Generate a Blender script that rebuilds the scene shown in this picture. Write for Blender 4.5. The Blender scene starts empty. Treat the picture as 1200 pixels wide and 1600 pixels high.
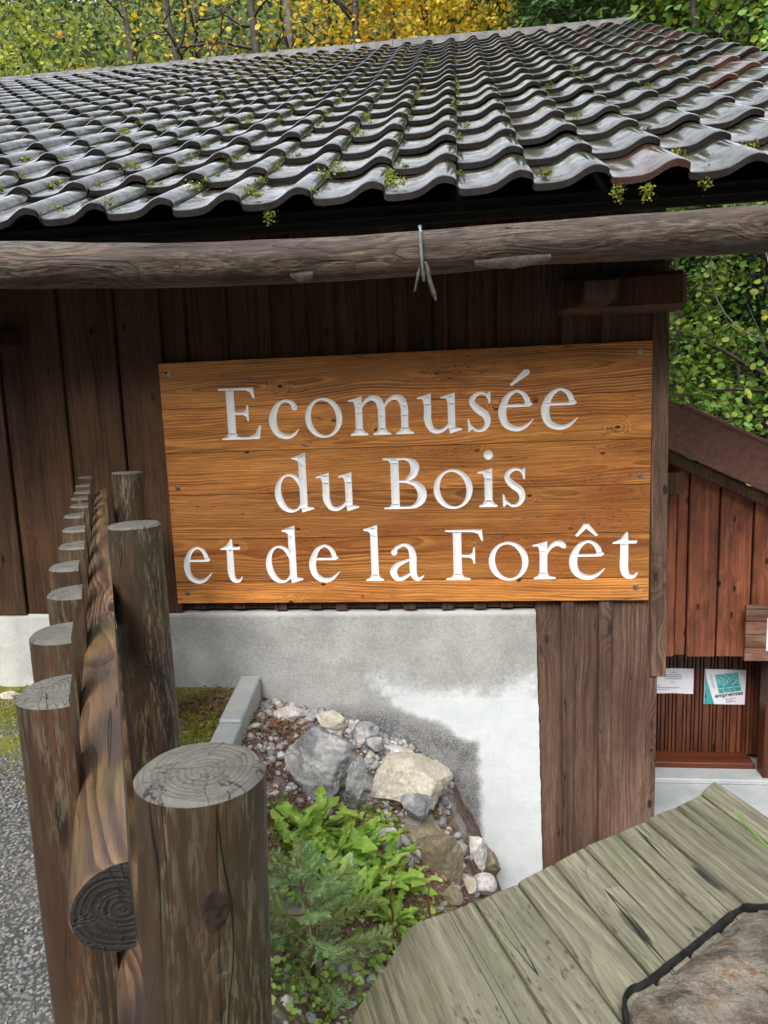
import bpy, bmesh, math, random
import numpy as np
from mathutils import Vector, Matrix, noise as mnoise
from mathutils.geometry import delaunay_2d_cdt

random.seed(7); rng = np.random.default_rng(7)
R = math.radians
sc = bpy.context.scene
COL = sc.collection

# ------------------------------------------------------------------ camera
cam_d = bpy.data.cameras.new('camera'); cam = bpy.data.objects.new('camera', cam_d); COL.objects.link(cam)
_D = Vector((286, 7482, 1110)).normalized(); _L = Vector((-9756, 206, 1110)); _L = (_L - _D * _L.dot(_D)).normalized()
_X = -_L; _Z = -_D; _Y = _Z.cross(_X)
_M = Matrix((_X, _Y, _Z))                      # world <- (right, down, forward)
cr, cd_, cf = _M.col[0], _M.col[1], _M.col[2]
cam.matrix_world = Matrix(((cr[0], -cd_[0], -cf[0], 0), (cr[1], -cd_[1], -cf[1], 0), (cr[2], -cd_[2], -cf[2], 0), (0, 0, 0, 1)))
cam_d.sensor_fit = 'VERTICAL'; cam_d.sensor_height = 36; cam_d.lens = 24.975
cam_d.clip_start = 0.02; cam_d.clip_end = 500
cam_d.dof.use_dof = True; cam_d.dof.focus_distance = 3.4; cam_d.dof.aperture_fstop = 20
sc.camera = cam

# ------------------------------------------------------------------ sky, sun, exposure
SUN_EL, SUN_AZ = R(44), R(192)                 # azimuth clockwise from +Y: behind the camera, a little left
w = bpy.data.worlds.new('World'); sc.world = w; w.use_nodes = True
nt = w.node_tree; nt.nodes.clear()
sky = nt.nodes.new('ShaderNodeTexSky'); sky.sky_type = 'NISHITA'; sky.sun_disc = False
sky.sun_elevation = SUN_EL; sky.sun_rotation = SUN_AZ; sky.dust_density = 4; sky.air_density = 1.2
mixw = nt.nodes.new('ShaderNodeMix'); mixw.data_type = 'RGBA'; mixw.inputs[0].default_value = 0.72
mixw.inputs[7].default_value = (7.6, 7.9, 8.5, 1)           # the even cloud layer
bg = nt.nodes.new('ShaderNodeBackground'); bg.inputs[1].default_value = 0.10
wo = nt.nodes.new('ShaderNodeOutputWorld')
nt.links.new(sky.outputs[0], mixw.inputs[6]); nt.links.new(mixw.outputs[2], bg.inputs[0]); nt.links.new(bg.outputs[0], wo.inputs[0])
sun_d = bpy.data.lights.new('sun', 'SUN'); sun_d.energy = 1.5; sun_d.angle = R(28); sun_d.color = (1, .97, .92)
sun = bpy.data.objects.new('sun', sun_d); COL.objects.link(sun)
sdir = Vector((math.sin(SUN_AZ) * math.cos(SUN_EL), math.cos(SUN_AZ) * math.cos(SUN_EL), math.sin(SUN_EL)))
sun.rotation_euler = sdir.to_track_quat('Z', 'Y').to_euler(); sun.location = sdir * 30
vs = sc.view_settings; vs.view_transform = 'Standard'; vs.look = 'None'; vs.exposure = 1.42; vs.gamma = 1; vs.use_curve_mapping = False

sc.cycles.use_adaptive_sampling = True; sc.cycles.adaptive_threshold = .025; sc.cycles.adaptive_min_samples = 24
sc.cycles.max_bounces = 5; sc.cycles.diffuse_bounces = 3; sc.cycles.glossy_bounces = 2; sc.cycles.transmission_bounces = 3

# ------------------------------------------------------------------ helpers
def tag(o, label=None, cat=None, group=None, kind=None):
    if label: o['label'] = label
    if cat: o['category'] = cat
    if group: o['group'] = group
    if kind: o['kind'] = kind
    return o
def link(o, parent=None):
    COL.objects.link(o)
    if parent: o.parent = parent
    return o
def empty(name, loc, label=None, cat=None, group=None):
    o = bpy.data.objects.new(name, None); o.location = loc; o.empty_display_size = .1
    COL.objects.link(o); return tag(o, label, cat, group)
def local(p, parent):
    """world position -> position in the parent's frame (parents here are only translated)"""
    p = Vector(p)
    while parent: p = p - parent.location; parent = parent.parent
    return p
def meshobj(name, verts, faces, mats, parent=None, loc=(0, 0, 0), smooth=False, mat_idx=None, sharp=None):
    me = bpy.data.meshes.new(name); me.from_pydata([tuple(v) for v in verts], [], [tuple(f) for f in faces])
    for m in (mats if isinstance(mats, (list, tuple)) else [mats]): me.materials.append(m)
    if mat_idx is not None: me.polygons.foreach_set('material_index', mat_idx)
    if smooth:
        me.polygons.foreach_set('use_smooth', [True] * len(me.polygons))
        if sharp: me.set_sharp_from_angle(angle=R(sharp))
    me.update()
    o = bpy.data.objects.new(name, me); o.location = local(loc, parent) if parent else loc
    return link(o, parent)
def npmesh(name, V, F, mats, parent=None, loc=(0, 0, 0), smooth=False, mat_idx=None):
    """V (n,3), F (m,k) arrays, fast"""
    me = bpy.data.meshes.new(name); n, (m, k) = len(V), F.shape
    me.vertices.add(n); me.vertices.foreach_set('co', np.asarray(V, np.float32).ravel())
    me.loops.add(m * k); me.loops.foreach_set('vertex_index', F.astype(np.int32).ravel())
    me.polygons.add(m); me.polygons.foreach_set('loop_start', np.arange(0, m * k, k, dtype=np.int32))
    for mm in (mats if isinstance(mats, (list, tuple)) else [mats]): me.materials.append(mm)
    if mat_idx is not None: me.polygons.foreach_set('material_index', np.asarray(mat_idx, np.int32))
    if smooth: me.polygons.foreach_set('use_smooth', np.ones(m, bool))
    me.update(calc_edges=True); me.validate()
    o = bpy.data.objects.new(name, me); o.location = local(loc, parent) if parent else loc
    return link(o, parent)
def bm_to(name, bm, mats, parent=None, loc=(0, 0, 0), smooth=False, sharp=None):
    me = bpy.data.meshes.new(name); bm.to_mesh(me); bm.free()
    for m in (mats if isinstance(mats, (list, tuple)) else [mats]): me.materials.append(m)
    if smooth:
        me.polygons.foreach_set('use_smooth', [True] * len(me.polygons))
        if sharp: me.set_sharp_from_angle(angle=R(sharp))
    o = bpy.data.objects.new(name, me); o.location = local(loc, parent) if parent else loc
    return link(o, parent)
def box(name, x0, x1, y0, y1, z0, z1, mat, parent=None, bev=.004, wob=0.0, top=None):
    """board with origin at its middle; top: (z at x0, z at x1) for a raked top"""
    c = Vector(((x0 + x1) / 2, (y0 + y1) / 2, (z0 + z1) / 2))
    bm = bmesh.new(); bmesh.ops.create_cube(bm, size=1)
    for v in bm.verts:
        v.co = Vector((v.co.x * (x1 - x0), v.co.y * (y1 - y0), v.co.z * (z1 - z0)))
        if top and v.co.z > 0: v.co.z = (top[0] if v.co.x < 0 else top[1]) - c.z
        if wob: v.co += Vector((random.uniform(-wob, wob), random.uniform(-wob, wob) * .5, 0))
    if bev: bmesh.ops.bevel(bm, geom=bm.edges[:], offset=bev, segments=1, affect='EDGES', clamp_overlap=True)
    return bm_to(name, bm, mat, parent, c)
def nz(p, s=1.0, seed=0.0): return mnoise.noise(Vector((p[0] * s + seed, p[1] * s - seed, p[2] * s + seed * .7)))
def tube(path, radii, n=6, cap=True, seed=None, amp=0):
    """verts, faces of a tapering tube along a path"""
    P = [Vector(p) for p in path]; V = []; F = []
    up = Vector((.13, .21, .97))
    for i, p in enumerate(P):
        t = (P[min(i + 1, len(P) - 1)] - P[max(i - 1, 0)]).normalized()
        a = t.cross(up);  a = a.normalized() if a.length > 1e-4 else t.orthogonal().normalized()
        b = t.cross(a)
        for k in range(n):
            an = 2 * math.pi * k / n; d = a * math.cos(an) + b * math.sin(an); r = radii[i]
            q = p + d * r
            if seed is not None: q = p + d * r * (1 + amp * nz(q, 3 / max(radii[0], .01) * .15, seed))
            V.append(q)
    for i in range(len(P) - 1):
        for k in range(n): F.append((i * n + k, i * n + (k + 1) % n, (i + 1) * n + (k + 1) % n, (i + 1) * n + k))
    if cap: F.append(tuple(range(n))[::-1]); F.append(tuple((len(P) - 1) * n + k for k in range(n)))
    return V, F
def join(parts):
    V = []; F = []
    for v, f in parts:
        b = len(V); V += list(v); F += [tuple(i + b for i in q) for q in f]
    return V, F

# ------------------------------------------------------------------ material nodes
class NB:
    def __init__(s, name):
        s.m = bpy.data.materials.new(name); s.m.use_nodes = True; s.t = s.m.node_tree; s.t.nodes.clear()
        s.out = s.t.nodes.new('ShaderNodeOutputMaterial')
    def n(s, typ, ins=None, **at):
        nd = s.t.nodes.new('ShaderNode' + typ)
        for k, v in at.items(): setattr(nd, k, v)
        for k, v in (ins or {}).items(): s.set(nd.inputs[k], v)
        return nd
    def set(s, sock, v):
        if isinstance(v, bpy.types.NodeSocket): s.t.links.new(v, sock)
        elif v is not None:
            try: sock.default_value = v
            except Exception: sock.default_value = (*v, 1) if len(v) == 3 else v
    def math(s, op, a, b=None, c=None, clamp=False):
        nd = s.n('Math', operation=op, use_clamp=clamp); s.set(nd.inputs[0], a)
        if b is not None: s.set(nd.inputs[1], b)
        if c is not None: s.set(nd.inputs[2], c)
        return nd.outputs[0]
    def vm(s, op, a, b=None, out=0):
        nd = s.n('VectorMath', operation=op); s.set(nd.inputs[0], a)
        if b is not None: s.set(nd.inputs[1], b)
        return nd.outputs[out]
    def mix(s, f, a, b, blend='MIX'):
        nd = s.n('Mix', data_type='RGBA', blend_type=blend); s.set(nd.inputs[0], f); s.set(nd.inputs[6], a); s.set(nd.inputs[7], b)
        return nd.outputs[2]
    def rng(s, v, a, b, c=0.0, d=1.0, smooth=True):
        nd = s.n('MapRange', interpolation_type='SMOOTHSTEP' if smooth else 'LINEAR')
        for i, x in enumerate((v, a, b, c, d)): s.set(nd.inputs[i], x)
        return nd.outputs[0]
    def noise(s, vec, scale, detail=4, rough=.55, dist=0, w=None):
        nd = s.n('TexNoise', noise_dimensions='4D' if w is not None else '3D')
        s.set(nd.inputs['Vector'], vec); s.set(nd.inputs['Scale'], scale); s.set(nd.inputs['Detail'], detail)
        s.set(nd.inputs['Roughness'], rough); s.set(nd.inputs['Distortion'], dist)
        if w is not None: s.set(nd.inputs['W'], w)
        return nd
    def xyz(s, v):
        nd = s.n('SeparateXYZ'); s.set(nd.inputs[0], v); return nd.outputs
    def comb(s, x, y, z):
        nd = s.n('CombineXYZ'); s.set(nd.inputs[0], x); s.set(nd.inputs[1], y); s.set(nd.inputs[2], z); return nd.outputs[0]
    def bsdf(s, col, rough=.6, bump=None, bstr=.3, bdist=.01, **kw):
        p = s.n('BsdfPrincipled'); s.set(p.inputs['Base Color'], col); s.set(p.inputs['Roughness'], rough)
        for k, v in kw.items(): s.set(p.inputs[k.replace('_', ' ')], v)
        if bump is not None:
            b = s.n('Bump'); b.inputs['Strength'].default_value = bstr; b.inputs['Distance'].default_value = bdist
            s.set(b.inputs['Height'], bump); s.t.links.new(b.outputs[0], p.inputs['Normal'])
        s.t.links.new(p.outputs[0], s.out.inputs[0]); return p
    def rand(s): return s.n('ObjectInfo').outputs['Random']

def wood(name, light, dark, axis='Z', ring=28, warp=.05, centre=False, contrast=.8, fibre=.35, rough=.6, stain=None, stain_amt=.0,
         stain_scale=2.0, knot=.5, knot_xy=(1.4, 6.0), bump=.35, vary=.35, moss=None, moss_amt=.0, crack=.5, spec=.4, streak=.3, coat=0, speck=0, fleck=0, micro=0, pith=.0, radial=0):
    """solid wood: annual rings around a wandering axis cut by the board, fibres, knots, cracks, stains"""
    b = NB(name); tc = b.n('TexCoord').outputs['Object']; x, y, z = b.xyz(tc)
    r = b.rand(); r2 = b.math('FRACT', b.math('MULTIPLY', r, 17.31)); r3 = b.math('FRACT', b.math('MULTIPLY', r, 71.7))
    L, A, B = {'Z': (z, x, y), 'X': (x, z, y), 'Y': (y, x, z)}[axis]
    wv = b.math('MULTIPLY', r, 60)
    if not centre:
        A0 = A
        A2 = b.math('ADD', A, b.math('MULTIPLY_ADD', r2, .24, -.12)); B2 = b.math('ADD', B, b.math('MULTIPLY_ADD', r3, .05, .015))
    else: A2, B2 = b.math('ADD', A, b.math('MULTIPLY_ADD', r2, 2 * pith, -pith)), b.math('ADD', B, b.math('MULTIPLY_ADD', r3, 2 * pith, -pith))
    A2 = b.math('ADD', A2, b.math('MULTIPLY', L, b.math('MULTIPLY_ADD', r3, .06, -.03)))
    low = b.noise(b.comb(b.math('MULTIPLY', L, 1.3), b.math('MULTIPLY', A, 3.5), b.math('MULTIPLY', B, 3.5)), 1.0, 2, .5, w=wv).outputs['Color']
    wp = b.vm('MULTIPLY', b.vm('SUBTRACT', low, (.5, .5, .5)), (0, warp * 2, warp * 2))
    v = b.vm('ADD', b.comb(0, A2, B2), wp)
    rad = b.vm('LENGTH', v, out=1)
    # knots
    kv = b.comb(b.math('MULTIPLY_ADD', L, knot_xy[0], b.math('MULTIPLY', r, 31)), b.math('MULTIPLY_ADD', A, knot_xy[1], b.math('MULTIPLY', r2, 13)), 0)
    vo = b.n('TexVoronoi', voronoi_dimensions='2D', feature='F1'); b.set(vo.inputs['Vector'], kv); vo.inputs['Scale'].default_value = 1
    kd = vo.outputs['Distance']; kc = b.xyz(vo.outputs['Color'])[0]
    kon = b.math('LESS_THAN', kc, knot)
    bend = b.math('MULTIPLY', b.rng(kd, .02, .4, 1.0, 0.0), kon)
    rad = b.math('ADD', rad, b.math('MULTIPLY', bend, .045))
    fine = b.noise(b.comb(b.math('MULTIPLY', L, 7), b.math('MULTIPLY', A, 130), b.math('MULTIPLY', B, 130)), 1.0, 3, .6, w=wv).outputs[0]
    mid = b.noise(b.comb(b.math('MULTIPLY', L, 2.2), b.math('MULTIPLY', A, 34), b.math('MULTIPLY', B, 34)), 1.0, 3, .6, w=wv).outputs[0]
    rn = b.noise(b.comb(b.math('MULTIPLY', rad, ring * .42), r, 0), 1.0, 2, .6).outputs[0]
    ph = b.math('ADD', b.math('MULTIPLY', rad, ring), b.math('ADD', b.math('MULTIPLY', mid, .5), b.math('MULTIPLY', rn, 2.6)))
    fr = b.math('FRACT', ph)
    ringv = b.math('MULTIPLY', b.rng(fr, .15, .86), b.rng(fr, .9, 1.0, 1.0, 0.0))       # slow rise, quick fall
    # patches where the figure shows and where it does not
    fig = b.rng(b.noise(b.comb(b.math('MULTIPLY', L, .9), b.math('MULTIPLY', A, 9), 0), 1.0, 2, .5, w=wv).outputs[0], .35, .68, .25, 1.0)
    col = b.mix(b.math('MULTIPLY', b.math('MULTIPLY', ringv, fig), contrast), light, dark)
    col = b.mix(1.0, col, b.n('MapRange', {0: fine, 1: .25, 2: .8, 3: 1 - fibre, 4: 1 + fibre * .6}).outputs[0], 'MULTIPLY')
    col = b.mix(1.0, col, b.n('MapRange', {0: mid, 1: .3, 2: .7, 3: 1 - streak, 4: 1 + streak}).outputs[0], 'MULTIPLY')
    col = b.mix(1.0, col, b.math('MULTIPLY_ADD', r2, vary, 1 - vary * .55), 'MULTIPLY')
    if micro:
        mc = b.noise(b.comb(b.math('MULTIPLY', L, 26), b.math('MULTIPLY', A, 480), b.math('MULTIPLY', B, 480)), 1.0, 3, .7, w=wv).outputs[0]
        col = b.mix(1.0, col, b.n('MapRange', {0: mc, 1: .3, 2: .7, 3: 1 - micro, 4: 1 + micro}).outputs[0], 'MULTIPLY'); fine = b.math('ADD', fine, b.math('MULTIPLY', mc, .7))
    big = b.noise(b.comb(b.math('MULTIPLY', L, 2.0), b.math('MULTIPLY', A, 5), b.math('MULTIPLY', B, 5)), stain_scale * .6, 5, .65, w=wv).outputs[0]
    col = b.mix(b.math('MULTIPLY', b.rng(kd, .045, .09, 1, 0), kon), col, tuple(c * .28 for c in dark))
    if stain: col = b.mix(b.math('MULTIPLY', b.rng(big, .42, .66), stain_amt), col, stain)
    if moss:
        mg = b.noise(tc, 6, 5, .65, w=wv).outputs[0]
        col = b.mix(b.math('MULTIPLY', b.rng(mg, .5, .68), moss_amt), col, moss)
    if speck:
        sp = b.noise(b.comb(b.math('MULTIPLY', L, 40), b.math('MULTIPLY', A, 150), b.math('MULTIPLY', B, 150)), 1.0, 4, .7).outputs[0]
        col = b.mix(b.math('MULTIPLY', b.math('MULTIPLY', b.rng(sp, .56, .64), b.rng(big, .5, .62)), speck), col, tuple(c * .2 for c in dark))
    if fleck:
        fk = b.noise(b.comb(b.math('MULTIPLY', L, 22), b.math('MULTIPLY', A, 170), b.math('MULTIPLY', B, 170)), 1.0, 5, .7, w=b.math('ADD', wv, 4)).outputs[0]
        fb = b.noise(b.comb(b.math('MULTIPLY', L, 1.6), b.math('MULTIPLY', A, 12), b.math('MULTIPLY', B, 12)), 1.0, 3, .6, w=b.math('ADD', wv, 5)).outputs[0]
        col = b.mix(b.math('MULTIPLY', b.math('MULTIPLY', b.rng(fk, .50, .57), b.rng(fb, .34, .58)), fleck), col, (.14, .128, .088))
        col = b.mix(b.math('MULTIPLY', b.rng(fb, .56, .38), .55), col, (.03, .014, .008))
    cn = b.noise(b.comb(b.math('MULTIPLY', L, 1.1), b.math('MULTIPLY', A, 22), b.math('MULTIPLY', B, 22)), 1.0, 2, .5, w=b.math('ADD', wv, 9)).outputs[0]
    ck = b.math('MULTIPLY', b.rng(b.math('ABSOLUTE', b.math('SUBTRACT', cn, .60)), .0, .0055, 1, 0), crack)
    col = b.mix(ck, col, tuple(c * .15 for c in dark))
    if radial:
        an = b.math('ARCTAN2', A2, B2); rc = b.noise(b.comb(b.math('MULTIPLY', an, 1.6), b.math('MULTIPLY', rad, 9), wv), 1.0, 3, .6).outputs[0]
        rk = b.math('MULTIPLY', b.rng(b.math('ABSOLUTE', b.math('SUBTRACT', rc, .52)), 0, .013, 1, 0), radial); col = b.mix(rk, col, tuple(c * .3 for c in dark)); ck = b.math('MAXIMUM', ck, rk)
    h = b.math('ADD', b.math('MULTIPLY', ringv, -.35), b.math('MULTIPLY', fine, .6)); h = b.math('SUBTRACT', h, b.math('MULTIPLY', ck, 1.5))
    ro = b.math('MULTIPLY_ADD', mid, .25, rough - .1)
    p = b.bsdf(col, ro, h, bump, .004, Specular_IOR_Level=spec)
    if coat: p.inputs['Coat Weight'].default_value = coat; p.inputs['Coat Roughness'].default_value = .25
    return b.m

def plain(name, col, rough=.6, var=.25, scale=20, bump=.15, metal=0, spec=.4, col2=None):
    b = NB(name); tc = b.n('TexCoord').outputs['Object']
    n1 = b.noise(tc, scale, 6, .6, w=b.math('MULTIPLY', b.rand(), 40)).outputs[0]
    c = b.mix(b.rng(n1, .3, .7), tuple(x * (1 - var) for x in col), col2 or tuple(min(1, x * (1 + var)) for x in col))
    b.bsdf(c, rough, n1, bump, .004, Metallic=metal, Specular_IOR_Level=spec); return b.m

def leafmat(name, cols, rough=.45, trans=.35, nscale=1.7):
    """each leaf (mesh island) takes its own colour from the list"""
    b = NB(name); g = b.n('NewGeometry'); ri = g.outputs['Random Per Island']
    cr_ = b.n('ValToRGB'); cr_.color_ramp.interpolation = 'LINEAR'
    el = cr_.color_ramp.elements
    while len(el) < len(cols): el.new(.5)
    for i, c in enumerate(cols): el[i].position = i / max(1, len(cols) - 1); el[i].color = (*c, 1)
    b.set(cr_.inputs[0], b.math('FRACT', b.math('ADD', ri, b.rand())))
    tc = b.n('TexCoord').outputs['Object']; n1 = b.noise(tc, nscale, 3, .6).outputs[0]
    col = b.mix(1.0, cr_.outputs[0], b.n('MapRange', {0: n1, 1: .3, 2: .7, 3: .65, 4: 1.3}).outputs[0], 'MULTIPLY')
    p = b.n('BsdfPrincipled'); b.set(p.inputs['Base Color'], col); p.inputs['Roughness'].default_value = rough
    p.inputs['Specular IOR Level'].default_value = .35
    t = b.n('BsdfTranslucent'); b.set(t.inputs[0], col)
    m = b.n('MixShader'); m.inputs[0].default_value = trans
    b.t.links.new(p.outputs[0], m.inputs[1]); b.t.links.new(t.outputs[0], m.inputs[2]); b.t.links.new(m.outputs[0], b.out.inputs[0])
    return b.m

# ------------------------------------------------------------------ materials
M = {}
M['wall'] = wood('dark stained boards', (.080, .040, .024), (.024, .011, .007), ring=40, warp=.04, contrast=.8, spec=.22, streak=.45, micro=.35, knot=.2, rough=.62, vary=.55, stain=(.125, .060, .027), stain_amt=.55, stain_scale=1.2, crack=.6, knot_xy=(3, 6))
M['wallw'] = wood('weathered lower boards', (.15, .088, .062), (.048, .024, .016), ring=46, warp=.05, contrast=.9, knot=.3, rough=.68, vary=.4, stain=(.055, .024, .017), stain_amt=.7, stain_scale=1.0, crack=.9, bump=.8, streak=.45, micro=.45, knot_xy=(2.6, 6))
M['shed'] = wood('red brown boards', (.31, .098, .046), (.12, .034, .018), ring=26, warp=.05, contrast=.6, knot=.55, rough=.5, vary=.35, stain=(.035, .014, .010), stain_amt=.65, stain_scale=1.8, knot_xy=(3.2, 7), crack=.5)
M['slat'] = wood('varnished slats', (.13, .040, .017), (.05, .013, .007), ring=40, rough=.4, knot=.35, vary=.6, contrast=.6, crack=.2, stain=(.03, .01, .006), stain_amt=.5)
M['sill'] = wood('varnished sill', (.16, .042, .018), (.07, .018, .008), axis='X', ring=30, rough=.32, knot=.3, contrast=.5)
M['sign'] = wood('oiled larch', (.58, .24, .058), (.14, .034, .008), axis='X', ring=70, warp=.055, contrast=.85, fibre=.3, rough=.42, knot=.13, knot_xy=(5.0, 9), vary=.55, stain=(.27, .075, .015), stain_amt=.6, stain_scale=1.1, crack=.75, bump=.3, spec=.4, speck=.9, micro=.22)
M['post'] = wood('treated round post', (.072, .033, .012), (.011, .0045, .0022), centre=True, ring=60, warp=.09, contrast=.95, streak=.5, knot=.5, knot_xy=(2.2, 9), rough=.5, vary=.25, stain=(.045, .042, .021), stain_amt=.55, stain_scale=1.6, moss=(.028, .032, .009), moss_amt=.45, crack=.9, bump=.7, spec=.45, fleck=.8, micro=.5)
M['picket'] = wood('treated half round', (.075, .034, .015), (.017, .007, .0035), centre=True, ring=44, warp=.05, contrast=.85, knot=.45, knot_xy=(2, 9), rough=.5, vary=.35, stain=(.075, .052, .033), stain_amt=.5, moss=(.07, .075, .03), moss_amt=.25, crack=.7, fleck=.5, micro=.45)
M['rail'] = wood('treated half round rail', (.16, .092, .046), (.024, .011, .007), axis='Y', centre=True, ring=60, warp=.10, contrast=1.0, knot=.35, knot_xy=(1.8, 8), rough=.42, vary=.1, stain=(.10, .066, .05), stain_amt=.5, moss=(.075, .08, .016), moss_amt=.55, crack=.6, bump=.5, micro=.4, streak=.4)
M['endg'] = wood('weathered end grain', (.125, .115, .098), (.034, .028, .022), radial=.9, centre=True, ring=130, warp=.05, pith=.014, micro=.25, contrast=.75, knot=.0, fibre=.1, rough=.6, vary=.2, stain=(.10, .098, .076), stain_amt=.7, moss=(.09, .09, .05), moss_amt=.35, crack=.5, bump=.5)
M['endd'] = wood('wet dark end grain', (.035, .029, .026), (.009, .008, .007), radial=.8, axis='Y', centre=True, ring=150, warp=.045, pith=.01, micro=.35, contrast=.7, knot=.0, fibre=.1, rough=.5, vary=.1, crack=.4, bump=.6)
M['deck'] = wood('grey green old planks', (.18, .166, .108), (.055, .047, .029), axis='Y', ring=60, warp=.05, contrast=.75, fibre=.45, knot=.3, knot_xy=(2.2, 9), rough=.62, vary=.25, stain=(.155, .145, .10), stain_amt=.6, moss=(.105, .12, .042), moss_amt=.45, crack=1.0, bump=.8, speck=.8, micro=.45, streak=.3)
M['log'] = wood('barkless old log', (.125, .085, .066), (.016, .008, .005), axis='X', centre=True, ring=80, warp=.10, contrast=.9, fibre=.6, knot=.2, knot_xy=(2.5, 7), rough=.5, vary=.05, stain=(.024, .011, .006), stain_amt=.9, stain_scale=2.6, moss=(.04, .027, .019), moss_amt=.5, crack=1.0, bump=1.2, speck=1.0, streak=.7, micro=.6, spec=.3, fleck=.8)
M['black'] = plain('black fascia paint', (.010, .011, .010), .7, .4, 8, spec=.15)
M['steel'] = plain('galvanised steel', (.42, .45, .48), .38, .25, 60, .1, 1.0)
M['metalroof'] = plain('brown coated sheet', (.19, .085, .065), .5, .22, 30, .25, 0, .4)
M['rubber'] = plain('black rubber', (.014, .014, .014), .8, .6, 60, .5, spec=.15)
M['white'] = plain('white paper', (.74, .74, .80), .6, .04, 8, .05)
M['teal'] = plain('teal print', (.05, .36, .37), .45, .25, 16, .02)
M['tealp'] = plain('pale teal print', (.45, .68, .70), .45, .2, 30, .02)
M['ink'] = plain('dark print', (.035, .04, .05), .5, .1, 8, 0)
M['inkl'] = plain('grey print', (.30, .30, .36), .5, .1, 8, 0)
M['red'] = plain('magenta print', (.35, .05, .12), .5, .1, 8, 0)
M['barkdry'] = plain('grey dry bark', (.055, .044, .037), .7, .5, 60, .5)
M['twig'] = plain('brown twig', (.13, .075, .045), .7, .4, 40, .4)
M['redstem'] = plain('red brown stem', (.11, .035, .022), .5, .3, 40, .3)

def letter_mat():
    b = NB('chipped white paint'); tc = b.n('TexCoord').outputs['Object']
    n1 = b.noise(tc, 60, 4, .7).outputs[0]; n2 = b.noise(tc, 7, 3, .6).outputs[0]
    c = b.mix(b.math('MULTIPLY', b.rng(n1, .66, .74), b.rng(n2, .45, .6)), (.86, .87, .90), (.40, .39, .36))
    c = b.mix(b.rng(n2, .4, .8, 0, .25), c, (.68, .70, .70))
    b.bsdf(c, .5, n1, .15, .003); return b.m
M['letter'] = letter_mat()

def concrete():
    b = NB('rendered concrete'); tc = b.n('NewGeometry').outputs['Position']
    n1 = b.noise(tc, 2.2, 6, .65).outputs[0]; n2 = b.noise(tc, 45, 5, .7).outputs[0]; n3 = b.noise(tc, 9, 5, .7).outputs[0]
    n4 = b.noise(tc, 160, 3, .7).outputs[0]
    c = b.mix(b.rng(n1, .3, .7), (.30, .30, .29), (.46, .46, .445))
    c = b.mix(1.0, c, b.n('MapRange', {0: n4, 1: .3, 2: .7, 3: .80, 4: 1.18}).outputs[0], 'MULTIPLY'); c = b.mix(1.0, c, b.n('MapRange', {0: n2, 1: .3, 2: .7, 3: .88, 4: 1.1}).outputs[0], 'MULTIPLY')
    at = b.n('Attribute', attribute_name='stain'); s = b.xyz(at.outputs['Color'])
    nn = b.math('ADD', b.math('MULTIPLY_ADD', n3, .28, -.14), b.math('MULTIPLY_ADD', n2, .09, -.045))
    damp = b.rng(b.math('ADD', s[1], b.math('MULTIPLY', nn, 1.6)), .30, .78)
    c = b.mix(b.math('MULTIPLY', damp, b.rng(b.math('ADD', n4, b.math('MULTIPLY_ADD', n3, .8, -.4)), .35, .65, 1, .35)), c, (.11, .11, .12))
    lite = b.rng(b.math('ADD', s[0], nn), .42, .60)
    c = b.mix(b.math('MULTIPLY', lite, .92), c, b.mix(b.rng(n3, .3, .75), (.60, .645, .665), (.70, .73, .745)))
    wh = b.math('MULTIPLY', s[2], b.rng(n1, .3, .6, .5, 1)); c = b.mix(wh, c, (.72, .72, .70))
    pit = b.n('TexVoronoi', {'Scale': 26}); b.set(pit.inputs['Vector'], b.vm('ADD', tc, b.vm('SCALE', b.noise(tc, 8).outputs['Color'])))
    pm = b.math('MULTIPLY', b.rng(pit.outputs['Distance'], .03, .09, 1, 0), b.math('GREATER_THAN', b.xyz(pit.outputs['Color'])[0], .72))
    c = b.mix(b.math('MULTIPLY', pm, .6), c, (.09, .09, .09))
    h = b.math('SUBTRACT', b.math('MULTIPLY', n2, .8), pm)
    b.bsdf(c, .85, b.math('ADD', h, n4), .6, .006, Specular_IOR_Level=.2); return b.m
M['concrete'] = concrete()

def floor_mat():
    b = NB('grey floor slab'); tc = b.n('NewGeometry').outputs['Position']
    n1 = b.noise(tc, 3, 6, .65).outputs[0]; n2 = b.noise(tc, 60, 4, .7).outputs[0]
    c = b.mix(b.rng(n1, .3, .7), (.30, .33, .34), (.44, .46, .46)); c = b.mix(1.0, c, b.n('MapRange', {0: n2, 3: .8, 4: 1.2}).outputs[0], 'MULTIPLY')
    b.bsdf(c, .6, n2, .2, .003); return b.m
M['floor'] = floor_mat()

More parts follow.
